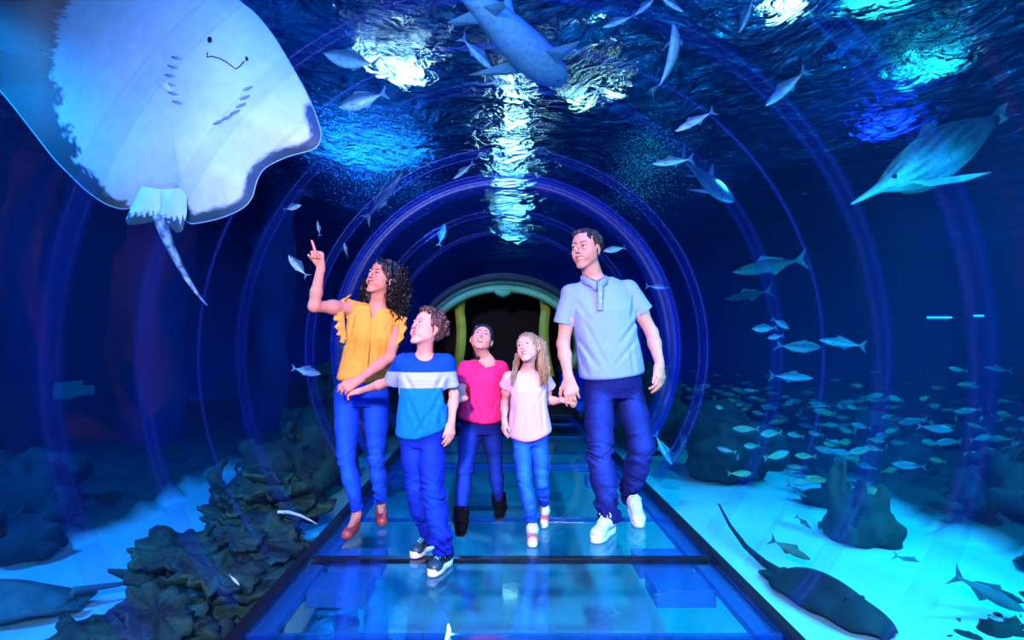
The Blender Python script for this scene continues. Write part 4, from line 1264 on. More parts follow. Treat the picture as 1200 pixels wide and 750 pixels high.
# ------------------------------------------------------------------ the girl in pink
def boots(root, an, toe, L, top):
    heel, d, sd, up = shoe_frame(an, toe, L)
    def Wp(x, y, z): return heel + d * (x * L) + sd * (y * L) + up * z
    a = V(an); t = V(top)
    pr = Prims()
    pr.cone(Wp(.16, 0, .04), Wp(.75, 0, .030), .038, .034, .02); pr.cone(Wp(.22, 0, .05), a, .042, .044, .03)
    pr.cone(a, t + (t - a) * .1, .044, .052, .02)
    pr.wrinkle(.003, [(20, 10, 70, 0)])
    pr.plane(t, (t - a)); pr.plane(Wp(0, 0, .014), -up)
    pr.cone(t - (t - a) * .1, t + (t - a) * .2, .046, .046, .003, 's')
    o = build_prims('ankle_boot', pr, .004, M_suede, root, flat(lin(8, 7, 14)))
    b = MB(); b.tube([Wp(.14, 0, .007), Wp(.5, 0, .007), Wp(.86, 0, .007)], [.036, .038, .028], 14, flat=.2); b.build('sole', M_black, o)
    b = MB(); b.box(Wp(.16, 0, .012), (.024, .026, .012)); b.build('heel', M_black, o)
M_suede = mat('suede', (1, 1, 1), .95, vcol=True, var=.2, scale=60, spec=.08)
def make_pink():
    root = empty('person', (P(566, 400, 3.55).x, 3.55, 0), 'girl in bright pink v-neck top and black ankle boots, laughing upward', 'person')
    S = dict(chest=.026, g=.80, arm=.029, foot=.19, nb=P(569, 418, 3.57), sha=P(545, 431, 3.54), shb=P(587, 431, 3.58),
             ela=P(540, 461, 3.42), wra=P(543, 467, 3.20), elb=P(597, 462, 3.64), wrb=P(599, 488, 3.56),
             hipa=P(552, 497, 3.57), hipb=P(575, 498, 3.57), kna=P(545, 550, 3.46), knb=P(580, 541, 3.65),
             ana=P(540, 609, 3.38), anb=P(585, 590, 3.68), toea=P(539, 631, 3.29), toeb=P(583.5, 611, 3.60))
    S['head'] = Head(P(564.5, 398, 3.52), .206, (.05, -.80, .60), -13)
    S['fo'] = dict(skin=lin(204, 142, 124), lip=lin(165, 75, 85), brow=lin(28, 16, 14), mouth=.050, mw=.098, smile=.04, neck=.042, eye=.018, teeth=.035, nose=.75, face=1.06, tongue=True)
    S['handa'] = hand((-.80, -.55, .0), (.1, .25, 1), -1, .70, (.75, .75, .75, .75), (.4, .6))
    S['handb'] = hand((0, -.1, -1), (.8, -.5, 0), 1, .70, (.3, .3, .3, .3))
    body(root, S)
    h = S['head']; H = h.H
    pr = Prims()
    pr.ell(h.w(0, -.10, .14), (.365 * H, .42 * H, .40 * H), .02, 'u', h.R)
    pr.ell(h.w(0, -.35, -.20), (.22 * H, .17 * H, .32 * H), .03, 'u', h.R)
    pr.ell(h.w(0, .10, .19), (.30 * H, .262 * H, .295 * H), .012, 'u', h.R)
    pr.ell(h.w(0, .35, -.12), (.290 * H, .33 * H, .355 * H), .015, 's', h.R)
    for s in (-1, 1): pr.ell(h.w(s * .36, .03, -.08), (.07 * H, .14 * H, .18 * H), .01, 's', h.R)
    pr.wrinkle(.0015, [(100, 60, 30, 0)])
    build_prims('hair', pr, .0035, M_hairv, root, flat(lin(20, 18, 34)))
    S['hema'] = P(540, 611, 3.38); S['hemb'] = P(585, 592, 3.68)
    trousers(root, S, lin(6, 18, 92), lin(20, 60, 165), hem=(.040, .040), thigh=.088, knee=.062, waist=.135, depth=.10, folds=.002, stack=.4, name='leggings')
    nb = V(S['nb']); pc = np.array(lin(218, 36, 100))
    cr = [(P(572, 430, 3.47), P(590, 445, 3.49)), (P(571, 434, 3.47), P(588, 452, 3.48)), (P(566, 434, 3.47), P(552, 448, 3.46)), (P(572, 436, 3.46), P(584, 462, 3.46)), (P(548, 462, 3.46), P(552, 486, 3.46)), (P(583, 465, 3.46), P(574, 490, 3.46)), (P(556, 470, 3.46), P(566, 494, 3.46))]
    shirt(root, S, 'v_neck_top', [(-.05, .160, .118, .0), (.15, .154, .115, 0), (.5, .136, .105, .005), (.8, .134, .098, .01), (1.0, .112, .07, .0), (1.12, .07, .045, -.005)],
          {'a': (P(541, 452, 3.46), .044, .050), 'b': (P(595, 450, 3.62), .044, .050)},
          [(P(566, 497, 3.5), (-.18, 0, -1)), (P(572, 499, 3.5), (.3, 0, -1))],
          [(nb + V((0, -.002, -.025)), nb + V((-.0, -.03, .10)), .046, .068), (P(570, 432, 3.46), .72, -.05)],
          flat(pc), h=.0045, creases=(cr, .005, .009), neckr=.034)
    boots(root, S['ana'], S['toea'], .20, P(541, 594, 3.41)); boots(root, S['anb'], S['toeb'], .20, P(584.5, 577, 3.69))
    return S
SP = make_pink()

# ------------------------------------------------------------------ the small fair girl
def make_fair():
    root = empty('person', (P(620, 400, 3.35).x, 3.35, 0), 'small girl with long fair hair in pale lilac t-shirt and blue leggings', 'person')
    S = dict(g=.72, arm=.0265, foot=.18, nb=P(618, 432, 3.37), sha=P(597, 443, 3.34), shb=P(639, 445, 3.39),
             ela=P(591.5, 472, 3.44), wra=P(591, 493, 3.32), elb=P(642, 470, 3.47), wrb=P(661, 469, 3.37),
             hipa=P(611, 511, 3.37), hipb=P(631, 511, 3.38), kna=P(615, 562, 3.28), knb=P(635, 566, 3.38),
             ana=P(624, 613, 3.28), anb=P(638, 592, 3.60), toea=P(624, 642, 3.15), toeb=P(637, 616, 3.46))
    S['head'] = Head(P(619, 409, 3.31), .198, (-.50, -.76, .40), 16)
    S['fo'] = dict(skin=lin(214, 154, 140), lip=lin(200, 70, 80), brow=lin(85, 58, 42), browa=.65, mouth=.034, mw=.088, smile=.035, neck=.036, eye=.030, teeth=.026, nose=.72, face=.98, iris=lin(60, 45, 30), tongue=True)
    S['gaze'] = (-.25, .15)
    S['handa'] = hand((-.05, -.2, -1), (-.8, -.5, 0), -1, .60, (.35, .35, .38, .42))
    S['handb'] = hand((.9, -.15, -.1), (0, -.6, .8), -1, .58, (.7, .7, .7, .7), (.3, .5))
    body(root, S)
    h = S['head']; H = h.H
    pr = Prims()
    pr.ell(h.w(0, -.09, .16), (.375 * H, .42 * H, .39 * H), .02, 'u', h.R)
    pr.ell(h.w(0, .10, .19), (.30 * H, .262 * H, .295 * H), .012, 'u', h.R)
    pr.cone(P(634, 405, 3.36), P(637, 432, 3.34), .040, .036, .03); pr.cone(P(637, 432, 3.34), P(639, 449, 3.31), .034, .010, .02)
    pr.cone(P(629, 418, 3.42), P(632, 440, 3.42), .045, .035, .03)
    pr.cone(P(606, 418, 3.38), P(604, 434, 3.31), .020, .016, .015); pr.cone(P(604, 434, 3.31), P(600, 446, 3.27), .015, .005, .012)
    pr.ell(h.w(.02, .36, -.13), (.298 * H, .34 * H, .385 * H), .012, 's', h.R)
    pr.cone(P(620, 428, 3.28), P(621, 410, 3.22), .028, .03, .01, 's')
    pr.wrinkle(.004, [(85, 60, 5, .1), (130, 90, 8, -.1)])
    fc = np.array(lin(158, 122, 88)); fd = np.array(lin(98, 70, 56))
    build_prims('hair', pr, .0035, M_hairv, root, lambda v: blendc(np.tile(fc, (len(v), 1)), fd, (.5 + .5 * np.sin(v[:, 0] * 420 + v[:, 1] * 260 + 2 * np.sin(v[:, 2] * 30))) * .6))
    rg = random.Random(9); Mf = mat('fair_strands', lin(160, 126, 92), .5, spec=.5); b = MB()
    for i in range(110):
        if i < 80: a0 = P(rg.uniform(629, 641), rg.uniform(405, 425), rg.uniform(3.29, 3.40)); a1 = P(rg.uniform(632, 646), rg.uniform(438, 458), rg.uniform(3.27, 3.34))
        else: a0 = P(rg.uniform(603, 608), rg.uniform(420, 428), rg.uniform(3.31, 3.36)); a1 = P(rg.uniform(597, 604), rg.uniform(440, 452), rg.uniform(3.25, 3.28))
        m_ = mid(a0, a1) + V((rg.uniform(-.004, .008), -.006, 0))
        b.tube([a0, m_, a1], [.0018, .0022, .0009], 5)
    tag(b.build('loose_strands', Mf, root, True), kind='stuff')
    S['hema'] = P(624, 612, 3.29); S['hemb'] = P(638, 589, 3.59)
    trousers(root, S, lin(10, 66, 200), lin(36, 110, 232), hem=(.044, .044), thigh=.080, knee=.056, waist=.125, depth=.095, folds=.003, stack=.5, name='leggings')
    nb = V(S['nb']); lc = np.array(lin(200, 158, 196))
    cr = [(P(603, 470, 3.27), P(600, 505, 3.27)), (P(634, 465, 3.3), P(637, 505, 3.3)), (P(615, 480, 3.26), P(612, 515, 3.26)), (P(626, 475, 3.26), P(629, 512, 3.27)), (P(600, 448, 3.28), P(606, 470, 3.26), .7), (P(640, 450, 3.33), P(632, 468, 3.3), .8)]
    shirt(root, S, 't_shirt', [(-.10, .145, .112, .0), (.15, .132, .105, 0), (.5, .112, .094, .005), (.8, .110, .085, .01), (1.0, .098, .06, .0), (1.12, .06, .04, -.005)],
          {'a': (P(592, 453, 3.37), .038, .044), 'b': (P(644, 454, 3.42), .038, .044)},
          [(P(618, 519, 3.3), (-.22, 0, -1)), (P(622, 519, 3.3), (.38, 0, -1))],
          [(nb + V((0, -.002, -.020)), nb + V((-.0, -.03, .10)), .038, .055)],
          flat(lc), h=.0045, creases=(cr, .004, .010), neckr=.028)
    def scf(fr):
        def f(v):
            x, y, z = fr(v); c = np.tile(np.array(lin(205, 195, 220)), (len(v), 1))
            c = np.where((x > .66)[:, None], np.array(lin(190, 95, 110)), c)
            return np.where((x > .93)[:, None], np.array(lin(225, 215, 235)), c)
        return f
    sneaker(root, S['ana'], S['toea'], .185, scf, sole_t=.026, w=1.1, laces=M_lace); sneaker(root, S['anb'], S['toeb'], .185, scf, sole_t=.026, lift=.03, w=1.1)
    return S
SF = make_fair()
# ================================================================== sea life
M_fish = mat('fish_skin', (1, 1, 1), .35, vcol=True, var=.15, scale=30, spec=.6)
M_rayv = mat('ray_skin', (1, 1, 1), .6, vcol=True, var=.05, scale=14, bump=.15, bscale=60, sss=0)
M_fdark = mat('fish_dark', (.01, .012, .015), .2)

def frame(head, tail, up=(0, 0, 1), roll=0):
    f = (V(head) - V(tail)); L = f.length; f.normalize(); u = V(up); s_ = u.cross(f).normalized(); u = f.cross(s_)
    q = Quaternion(f, math.radians(roll)); return f, q @ s_, q @ u, L

def fish_profile(kind):
    # station t from snout to tail root, half height, half width (fractions of length)
    if kind == 'jack': return [(0, .006, .006), (.03, .030, .020), (.08, .062, .036), (.16, .102, .052), (.28, .138, .062), (.40, .146, .062), (.52, .128, .054), (.64, .094, .040), (.74, .052, .024), (.81, .022, .012), (.85, .016, .009)]
    if kind == 'slim': return [(0, .005, .005), (.03, .020, .016), (.08, .040, .030), (.18, .066, .044), (.32, .082, .050), (.46, .080, .046), (.6, .062, .036), (.72, .038, .024), (.81, .018, .012), (.86, .014, .008)]
    return [(0, .006, .008), (.03, .026, .034), (.08, .044, .058), (.18, .066, .080), (.32, .080, .088), (.46, .070, .074), (.6, .048, .050), (.74, .028, .028), (.86, .016, .014), (.90, .012, .008)]

def body_loft(prof, W, L, n=14, bend=0.0, back=(.10, .16, .2), belly=(.7, .8, .85), caustic_spots=None, flip=False):
    v = []; c = []; f = []
    m = len(prof)
    for t, hh, hw in prof:
        by = bend * (t - .35) ** 2 * L
        for k in range(n):
            a = 2 * math.pi * k / n
            y = math.cos(a) * hw * L; z = math.sin(a) * hh * L * (1.0 if math.sin(a) > 0 else 1.08)
            v.append(W(-t * L, y + by, z))
            s_ = math.sin(a) * .5 + .5
            kk = max(0, min(1, (s_ - .30) / .4)); q = [b_ * (1 - kk) + a_ * kk for a_, b_ in zip(back, belly)]
            if caustic_spots and math.sin(t * 61 + a * 5) * math.cos(a * 7 - t * 37) > .35: q = [x * caustic_spots for x in q]
            c.append(q)
    for i in range(m - 1):
        for k in range(n): f.append((i * n + k, (i + 1) * n + k, (i + 1) * n + (k + 1) % n, i * n + (k + 1) % n))
    f.append(tuple(range(n))); f.append(tuple((m - 1) * n + k for k in range(n - 1, -1, -1)))
    return v, f, c

def fin(W, pts, th, name, m, parent, L):
    """solid thin fin from an outline in the local plane: pts = (x, y, z) fractions, thickened along its normal"""
    P_ = [V((p[0] * L, p[1] * L, p[2] * L)) for p in pts]
    nn = V((0, 0, 0))
    for i in range(1, len(P_) - 1): nn += (P_[i] - P_[0]).cross(P_[i + 1] - P_[0])
    nn.normalize(); c = sum(P_, V()) / len(P_)
    v = [W(*(p)) for p in P_] + [W(*(c + nn * th * L)), W(*(c - nn * th * L))]
    n = len(P_); f = []
    for i in range(n):
        j = (i + 1) % n; f.append((i, j, n)); f.append((j, i, n + 1))
    return newmesh(name, v, f, m, parent, False)

def mk_fish(head, tail, kind='jack', label='', name='fish', cat='fish', group=None, back=(.10, .17, .22), belly=(.62, .75, .80), roll=0, bend=0, up=(0, 0, 1), fincol=(.16, .26, .32), caustic_spots=None, small=False):
    f_, s_, u_, L = frame(head, tail, up, roll); h = V(head)
    def W(x, y, z): return h + f_ * x + s_ * y + u_ * z
    c = h - f_ * (L * .4)
    root = empty(name, c, label, cat, group)
    v, f, col = body_loft(fish_profile(kind), W, L, 10 if small else 16, bend, back, belly, caustic_spots)
    newmesh('body', v, f, M_fish, root, True, np.array(col))
    def by(x): return bend * (-x - .35) ** 2
    mf = mat('fin_membrane', fincol, .5, var=.2, scale=20) if fincol not in FINC else FINC[fincol]; FINC[fincol] = mf
    hh = .13 if kind == 'jack' else .085
    y8 = by(-.84); y10 = by(-1.0)
    fin(W, [(-.83, y8, .012), (-.92, y10, .08), (-1.0, y10, .15), (-.96, y10, .06), (-.925, y10, 0), (-.96, y10, -.06), (-1.0, y10, -.15), (-.92, y10, -.08), (-.83, y8, -.012)], .004, 'tail_fin', mf, root, L)
    if not small:
        fin(W, [(-.32, 0, hh * .92), (-.40, 0, hh + .065), (-.50, 0, hh + .03), (-.66, by(-.66), hh * .72 + .01), (-.72, by(-.72), hh * .38), (-.5, 0, hh * .8)], .004, 'dorsal_fin', mf, root, L)
        fin(W, [(-.46, 0, -hh * .95), (-.54, 0, -hh - .05), (-.66, by(-.66), -hh * .65 - .01), (-.72, by(-.72), -hh * .38), (-.55, 0, -hh * .7)], .004, 'anal_fin', mf, root, L)
        hw = .058 if kind == 'jack' else .046
        for q in (-1, 1):
            fin(W, [(-.24, q * hw, -.02), (-.30, q * (hw + .05), -.05), (-.40, q * (hw + .07), -.085), (-.34, q * (hw + .02), -.055), (-.27, q * hw, -.045)], .003, 'pectoral_fin', mf, root, L)
            bm = bmesh.new(); bmesh.ops.create_uvsphere(bm, u_segments=8, v_segments=6, radius=.013 * L)
            cc = W(-.075 * L, q * (.033 if kind == 'jack' else .027) * L, .016 * L)
            newmesh('eye', [tuple(x.co + cc) for x in bm.verts], [tuple(x.index for x in y.verts) for y in bm.faces], M_fdark, root); bm.free()
    return root
FINC = {}

def outY(px, py, y0=4.3, r=1.86, zmax=3.66):
    Yq = y0
    for _ in range(80):
        p = P(px, py, Yq)
        if math.hypot(p.x - TX, p.z - TZ) > r: break
        Yq += .1
    if py < 380: Yq = min(Yq, (zmax - CAMZ) * FPX / (395 - py))
    return Yq
def fish_px(hx, hy, tx, ty, words, kind='jack', y0=4.3, dy=0.0, **k):
    y = outY((hx + tx) / 2, (hy + ty) / 2, y0)
    return mk_fish(P(hx, hy, y - dy / 2), P(tx, ty, y + dy / 2), kind, words, **k)

G = 'jacks and mackerel in the water'
fish_px(380, 63, 446, 78, 'silvery blue jack with arched back, swimming left above the splash lights', group=G, roll=-10, bend=.2)
fish_px(396, 126, 455, 108, 'dim blue jack swimming left just under the bright white glints', group=G, roll=-8)
fish_px(471, 202, 427, 260, 'dark slender fish diving tail down over the woman\'s head', 'slim', group=G, dy=.2, back=(.04, .07, .12), belly=(.10, .18, .24))
fish_px(578, 82, 539, 42, 'slender fish with forked tail beside the shark, heading down right', 'slim', group=G, back=(.08, .2, .3))
fish_px(531, 210, 556, 190, 'small dim fish left of the white light streak', 'slim', group=G)
fish_px(521, 262, 514, 289, 'small upright fish above the woman\'s hair', group=G)
fish_px(706, 32, 746, 17, 'silver fish at the top edge, nose to tail with another', 'slim', group=G, belly=(.8, .85, .9))
fish_px(743, 18, 772, -6, 'silver fish at the top edge behind its neighbour\'s tail', 'slim', group=G, belly=(.8, .85, .9))
fish_px(801, 14, 768, -8, 'silver fish cut by the top edge, facing down right', 'slim', group=G, belly=(.8, .85, .9))
fish_px(866, 38, 884, -6, 'pale fish hanging nose down at the top edge', 'slim', group=G, belly=(.7, .85, .9))
fish_px(795, 26, 783, 112, 'large silver fish curving nose up with a bright flank', group=G, bend=-.55, roll=60, belly=(.85, .92, .95), back=(.2, .3, .4), up=(1, 0, 0))
fish_px(897, 124, 947, 80, 'slender silver fish gliding under the rippled water', 'slim', group=G, belly=(.8, .9, .95), back=(.3, .42, .5))
fish_px(791, 154, 839, 129, 'slender bright fish left of the rippled green water', 'slim', group=G, belly=(.85, .92, .95), back=(.35, .48, .55), roll=15)
fish_px(764, 192, 814, 186, 'striped silver fish beside the small shark\'s tail', 'slim', group=G, belly=(.7, .85, .95), back=(.15, .3, .4), y0=5)
fish_px(707, 294, 734, 290, 'pale silver fish just right of the man\'s head', group=G, belly=(.85, .92, .95), back=(.4, .55, .6), roll=20)
fish_px(784, 337, 756, 335, 'thin dim fish right of the man\'s shoulder', 'slim', group=G)
fish_px(353, 240, 331, 246, 'small blue fish above the pointing hand', group=G, roll=25)
fish_px(372, 258, 375, 277, 'tiny pale fish hanging beside the pointing fingertip', 'slim', group=G)
fish_px(338, 299, 361, 325, 'bright little fish left of the raised forearm', group=G, belly=(.8, .95, 1), roll=20)
fish_px(403, 284, 408, 303, 'small pale fish seen head on between hand and hair', group=G, dy=.16)
fish_px(376, 438, 341, 431, 'green blue fish left of the woman\'s waist', group=G, y0=5)
fish_px(859, 319, 947, 303, 'long thin dark fish crossing behind the tunnel seam', 'slim', group=G, y0=7, back=(.06, .14, .16), belly=(.12, .24, .26))
fish_px(850, 351, 906, 340, 'long thin faint fish below another long dark one', 'slim', group=G, y0=8, back=(.04, .08, .12), belly=(.06, .12, .16))
fish_px(881, 385, 912, 384, 'small blue fish of the trio, nose left', group=G, y0=7)
fish_px(925, 385, 904, 373, 'small blue fish of the trio, uppermost', group=G, y0=7)
fish_px(899, 396, 919, 393, 'small bright blue fish of the trio, lowest', group=G, y0=6.6, belly=(.5, .6, 1))
fish_px(962, 407, 908, 405, 'pale teal fish with broad drooping fin, nose right', group=G, y0=6.5, roll=40)
fish_px(960, 398, 1016, 406, 'slender teal fish with forked tail at far right of the trio', 'slim', group=G, y0=6.5)
fish_px(953, 443, 900, 440, 'thin teal fish skimming above the school', 'slim', group=G, y0=7)
fish_px(1153, 430, 1187, 435, 'faint dark fish alone at the far right', 'slim', group=G, y0=8)
# above the sand
D1 = dict(back=(.03, .07, .08), belly=(.06, .16, .18), fincol=(.03, .07, .09))
G2 = 'dark fish over the sand'
fish_px(950, 656, 901, 631, 'olive fish with notched tail hovering over bright sand', 'slim', y0=4.0, group=G2, back=(.08, .13, .10), belly=(.12, .2, .16), fincol=(.05, .1, .1))
fish_px(951, 620, 932, 604, 'small dark fish above the olive one', 'slim', y0=4.3, group=G2, **D1)
fish_px(946, 583, 922, 567, 'small thin fish left of the broken stump', 'slim', y0=5.3, group=G2, **D1)
fish_px(1086, 664, 1046, 650, 'green fish lying right of the broken stump', 'slim', y0=4.4, group=G2, back=(.10, .17, .11), belly=(.15, .25, .2))
fish_px(1200, 716, 1114, 672, 'long slender shark like fish at the lower right corner', 'shark', y0=3.45, group=G2, back=(.05, .16, .18), belly=(.08, .2, .22), fincol=(.04, .12, .14))
fish_px(788, 545, 766, 506, 'dim fish behind the man\'s right knee', 'slim', y0=5, group=G2, back=(.05, .2, .24))
fish_px(770, 527, 905, 577, '', 'slim', y0=5, group=G2) if False else None
fish_px(281, 686, 268, 673, 'tiny white fish in front of the plate corals', 'slim', y0=2.75, group=G2, belly=(.9, .9, .9), back=(.6, .7, .8))

# --- the big pale fish at right: long snout, deep body with caustic light painted as speckles, long flipper
hd, tl = P(998, 239, 4.9), P(1183, 130, 5.3)
f_, s_, u_, L = frame(hd, tl, (0, 0, 1), 0)
prof = [(0, .004, .004), (.05, .010, .010), (.12, .016, .016), (.18, .026, .026), (.24, .052, .046), (.32, .080, .066), (.42, .102, .078), (.54, .110, .080), (.66, .094, .066), (.76, .066, .046), (.85, .034, .024), (.91, .020, .014)]
def Wb(x, y, z): return hd + f_ * x + s_ * y + u_ * z
root = empty('large_fish', hd - f_ * L * .4, 'large pale speckled fish with long pointed snout at the upper right', 'fish')
v, f, c = body_loft(prof, Wb, L, 28, 0, (.50, .72, .70), (.60, .80, .80), caustic_spots=.4)
newmesh('body', v, f, M_fish, root, True, np.array(c))
mpf = mat('pale_fin', (.55, .72, .66), .4, var=.2, scale=12)
fin(Wb, [(-.88, 0, .02), (-.95, 0, .045), (-1.02, 0, .04), (-.96, 0, .0), (-.98, 0, -.03), (-.92, 0, -.03), (-.88, 0, -.015)], .006, 'tail_fin', mpf, root, L)
for q in (-1, 1):
    fin(Wb, [(-.26, q * .05, -.03), (-.36, q * .09, -.075), (-.50, q * .11, -.125), (-.60, q * .12, -.165), (-.48, q * .10, -.145), (-.34, q * .06, -.095)], .008, 'pectoral_fin', mpf, root, L)
fin(Wb, [(-.45, 0, .105), (-.52, 0, .15), (-.60, 0, .12), (-.56, 0, .10)], .006, 'dorsal_fin', mpf, root, L)
for q in (-1, 1):
    bm = bmesh.new(); bmesh.ops.create_uvsphere(bm, u_segments=10, v_segments=8, radius=.010 * L); cc = Wb(-.22 * L, q * .036 * L, .016 * L)
    newmesh('eye', [tuple(x.co + cc) for x in bm.verts], [tuple(x.index for x in y.verts) for y in bm.faces], M_fdark, root); bm.free()

# --- sharks seen from below
def shark(head, tail, label, wide=1.0, name='shark', col=((.05, .16, .28), (.14, .40, .62)), pec=.24):
    f_, s_, u_, L = frame(head, tail); h = V(head)
    def W(x, y, z): return h + f_ * x + s_ * y + u_ * z
    root = empty(name, h - f_ * L * .4, label, 'shark')
    pr = [(0, .006, .012), (.02, .020, .040), (.05, .032, .058), (.10, .045, .070), (.18, .058, .078), (.28, .064, .078), (.42, .058, .066), (.55, .044, .048), (.68, .030, .030), (.80, .020, .018), (.90, .014, .010), (.95, .010, .006)]
    pr = [(a, b, c * wide) for a, b, c in pr]
    v, f, c = body_loft(pr, W, L, 22, 0, col[0], col[1]); newmesh('body', v, f, M_fish, root, True, np.array(c))
    mf = mat('shark_fin', tuple(.9 * x for x in col[1]), .5, var=.1)
    for q in (-1, 1):
        fin(W, [(-.18, q * .065, -.02), (-.23, q * .13, -.035), (-.31, q * (pec - .02), -.05), (-.335, q * pec, -.055), (-.31, q * .13, -.035), (-.29, q * .065, -.02)], .010, 'pectoral_fin', mf, root, L)
        fin(W, [(-.56, q * .03, -.03), (-.60, q * .10, -.04), (-.64, q * .11, -.045), (-.63, q * .025, -.03)], .006, 'pelvic_fin', mf, root, L)
        bm = bmesh.new(); bmesh.ops.create_uvsphere(bm, u_segments=8, v_segments=6, radius=.008 * L); cc = W(-.06 * L, q * .056 * L * wide, .008 * L)
        newmesh('eye', [tuple(x.co + cc) for x in bm.verts], [tuple(x.index for x in y.verts) for y in bm.faces], M_fdark, root); bm.free()
    fin(W, [(-.36, 0, .05), (-.43, 0, .15), (-.46, 0, .14), (-.46, 0, .045)], .006, 'dorsal_fin', mf, root, L)
    fin(W, [(-.90, 0, .01), (-1.0, 0, .12), (-1.04, 0, .14), (-.99, 0, .02), (-1.0, 0, -.05), (-.94, 0, -.01)], .006, 'tail_fin', mf, root, L)
    b = MB(); n = 10
    b.tube([W(-.085 * L - .03 * L * math.cos(a) , .04 * L * math.sin(a), -.040 * L) for a in [-1.3 + 2.6 * i / n for i in range(n + 1)]][::1], .0035 * L, 6)
    b.build('mouth', M_fdark, root, True)
    return root
shark((.44, 3.98, 3.02), (-.46, 2.55, 3.10), 'pale bellied shark gliding over the tunnel at the top edge', 1.05)
shark(P(857, 236, 5.4), P(798, 184, 6.3), 'small blue shark seen from below, left of the tunnel seam line', 1.0, pec=.24)

# --- the giant ray
def giant_ray():
    Yr = 3.25
    out = [(219, 264), (256, 257), (285, 245), (297, 232), (299, 215), (308, 197), (335, 184), (373, 174), (378, 158), (369, 131), (357, 104), (340, 74), (322, 44), (301, 17), (274, -4), (240, -34), (195, -58), (140, -82), (60, -92), (-40, -80), (-110, -45), (-125, 0), (-95, 38), (-45, 72), (-5, 100), (12, 120), (30, 143), (64, 187), (99, 222), (124, 240), (148, 247), (160, 240), (187, 236), (210, 240)]
    # resample closed
    n = 240; pts = np.array(out + [out[0]], float); seg = np.sqrt((np.diff(pts, axis=0) ** 2).sum(1)); cum = np.concatenate([[0], np.cumsum(seg)])
    t = np.linspace(0, cum[-1], n, endpoint=False)
    ox = np.interp(t, cum, pts[:, 0]); oy = np.interp(t, cum, pts[:, 1])
    for _ in range(3): ox = (np.roll(ox, 1) + ox * 2 + np.roll(ox, -1)) / 4; oy = (np.roll(oy, 1) + oy * 2 + np.roll(oy, -1)) / 4
    m = 70; cx_, cy_ = 195., 100.
    R = np.linspace(0, 1, m + 1)[1:] ** .8
    bnd = np.array([(150, -100), (86, -10), (72, 30), (62, 62), (66, 100), (67, 123), (80, 160), (99, 197), (125, 222), (153, 243)], float)
    def front(r, px, py):
        th = .10 * (1 - r ** 2.2)
        ax = np.abs((px - 187) * .926 + (py - 262) * .377); al = -( (px - 187) * -.377 + (py - 262) * .926)
        th = th + .05 * np.exp(-(ax / 55) ** 2) * np.clip(al / 80, 0, 1) * (1 - r ** 4)
        gl = 0
        return th
    root = empty('giant_stingray', P(cx_, cy_, Yr), 'giant stingray with white belly pressed against the tunnel above left', 'ray')
    V_ = []; Cc = []; F_ = []
    def ycurve(px, py, r):
        return .10 * ((px - 240) / 200) ** 2 + .04 * np.sin(px * .02 + py * .015) * r + .05 * r ** 6
    def color(px, py, back=False):
        if back: return (.06, .07, .06)
        bx = np.interp(py, bnd[:, 1], bnd[:, 0]); nz = 16 * mnoise.noise(V((px * .05, py * .05, 1))) + 11 * mnoise.noise(V((px * .2, py * .2, 3))) + 8 * mnoise.noise(V((px * .5, py * .5, 5)))
        d = px - bx + nz * .7
        white = V((.70, .74, .90)); k = max(0, min(1, (d + 2) / 4))
        edge = V((.03, .055, .06)).lerp(V((.75, .36, .28)), max(0, min(1, (1 - abs(px - 45) / 70) * (1 - (py - 20) / 150))))  # brown margin colour, with peach flash light painted in towards the upper left
        c = edge.lerp(white, k)
        # dark lower right margins
        d2 = (py - (262 - .30 * (px - 219) if px > 215 else 999)) + nz * .5
        if px > 205: 
            dm = -(min((math.hypot(px - qx, py - qy) for qx, qy in LOWR)) - 13) + nz * .22
            c = c.lerp(V((.03, .07, .12)), max(0, min(1, (dm + 2) / 5)) if dm > -12 else 0)
        w = 1 - .05 * mnoise.noise(V((px * .015, py * .03, 8)))
        return tuple(x * w for x in c)
    LOWR = [(x_, y_) for x_, y_ in zip(ox, oy) if x_ > 215 and y_ > 128]
    for side in (0, 1):
        base = len(V_)
        V_.append(P(cx_, cy_, Yr - (.15 if side == 0 else -.07) + ycurve(cx_, cy_, 0))); Cc.append(color(cx_, cy_, side))
        for r in R:
            px = cx_ + (ox - cx_) * r; py = cy_ + (oy - cy_) * r
            th = front(r, px, py); yc = ycurve(px, py, r)
            for i in range(n):
                V_.append(P(px[i], py[i], Yr + yc[i] - (th[i] if side == 0 else -th[i] * .5) - (.004 if side == 0 else -.004))); Cc.append(color(px[i], py[i], side))
        for i in range(n):
            j = (i + 1) % n
            q = (base, base + 1 + j, base + 1 + i); F_.append(q if side == 0 else q[::-1])
        for k in range(m - 1):
            for i in range(n):
                j = (i + 1) % n; a = base + 1 + k * n
                q = (a + i, a + j, a + n + j, a + n + i); F_.append(q if side == 0 else q[::-1])
    o1 = 1 + (m - 1) * n; o2 = 1 + m * n + 1 + (m - 1) * n
    for i in range(n): F_.append((o1 + i, o1 + (i + 1) % n, o2 + (i + 1) % n, o2 + i))
    newmesh('disc', V_, F_, M_rayv, root, True, np.array(Cc))
    # pale rim of the fin
    b = MB(); rim = [P(x_, y_, Yr + ycurve(x_, y_, 1) - .004) for x_, y_ in zip(ox, oy)]
    sel = rim[int(n * .0):]; b.tube(sel, .0042, 5, closed=True); b.build('fin_rim', mat('fin_rim', (.25, .5, .7), .4), root, True)
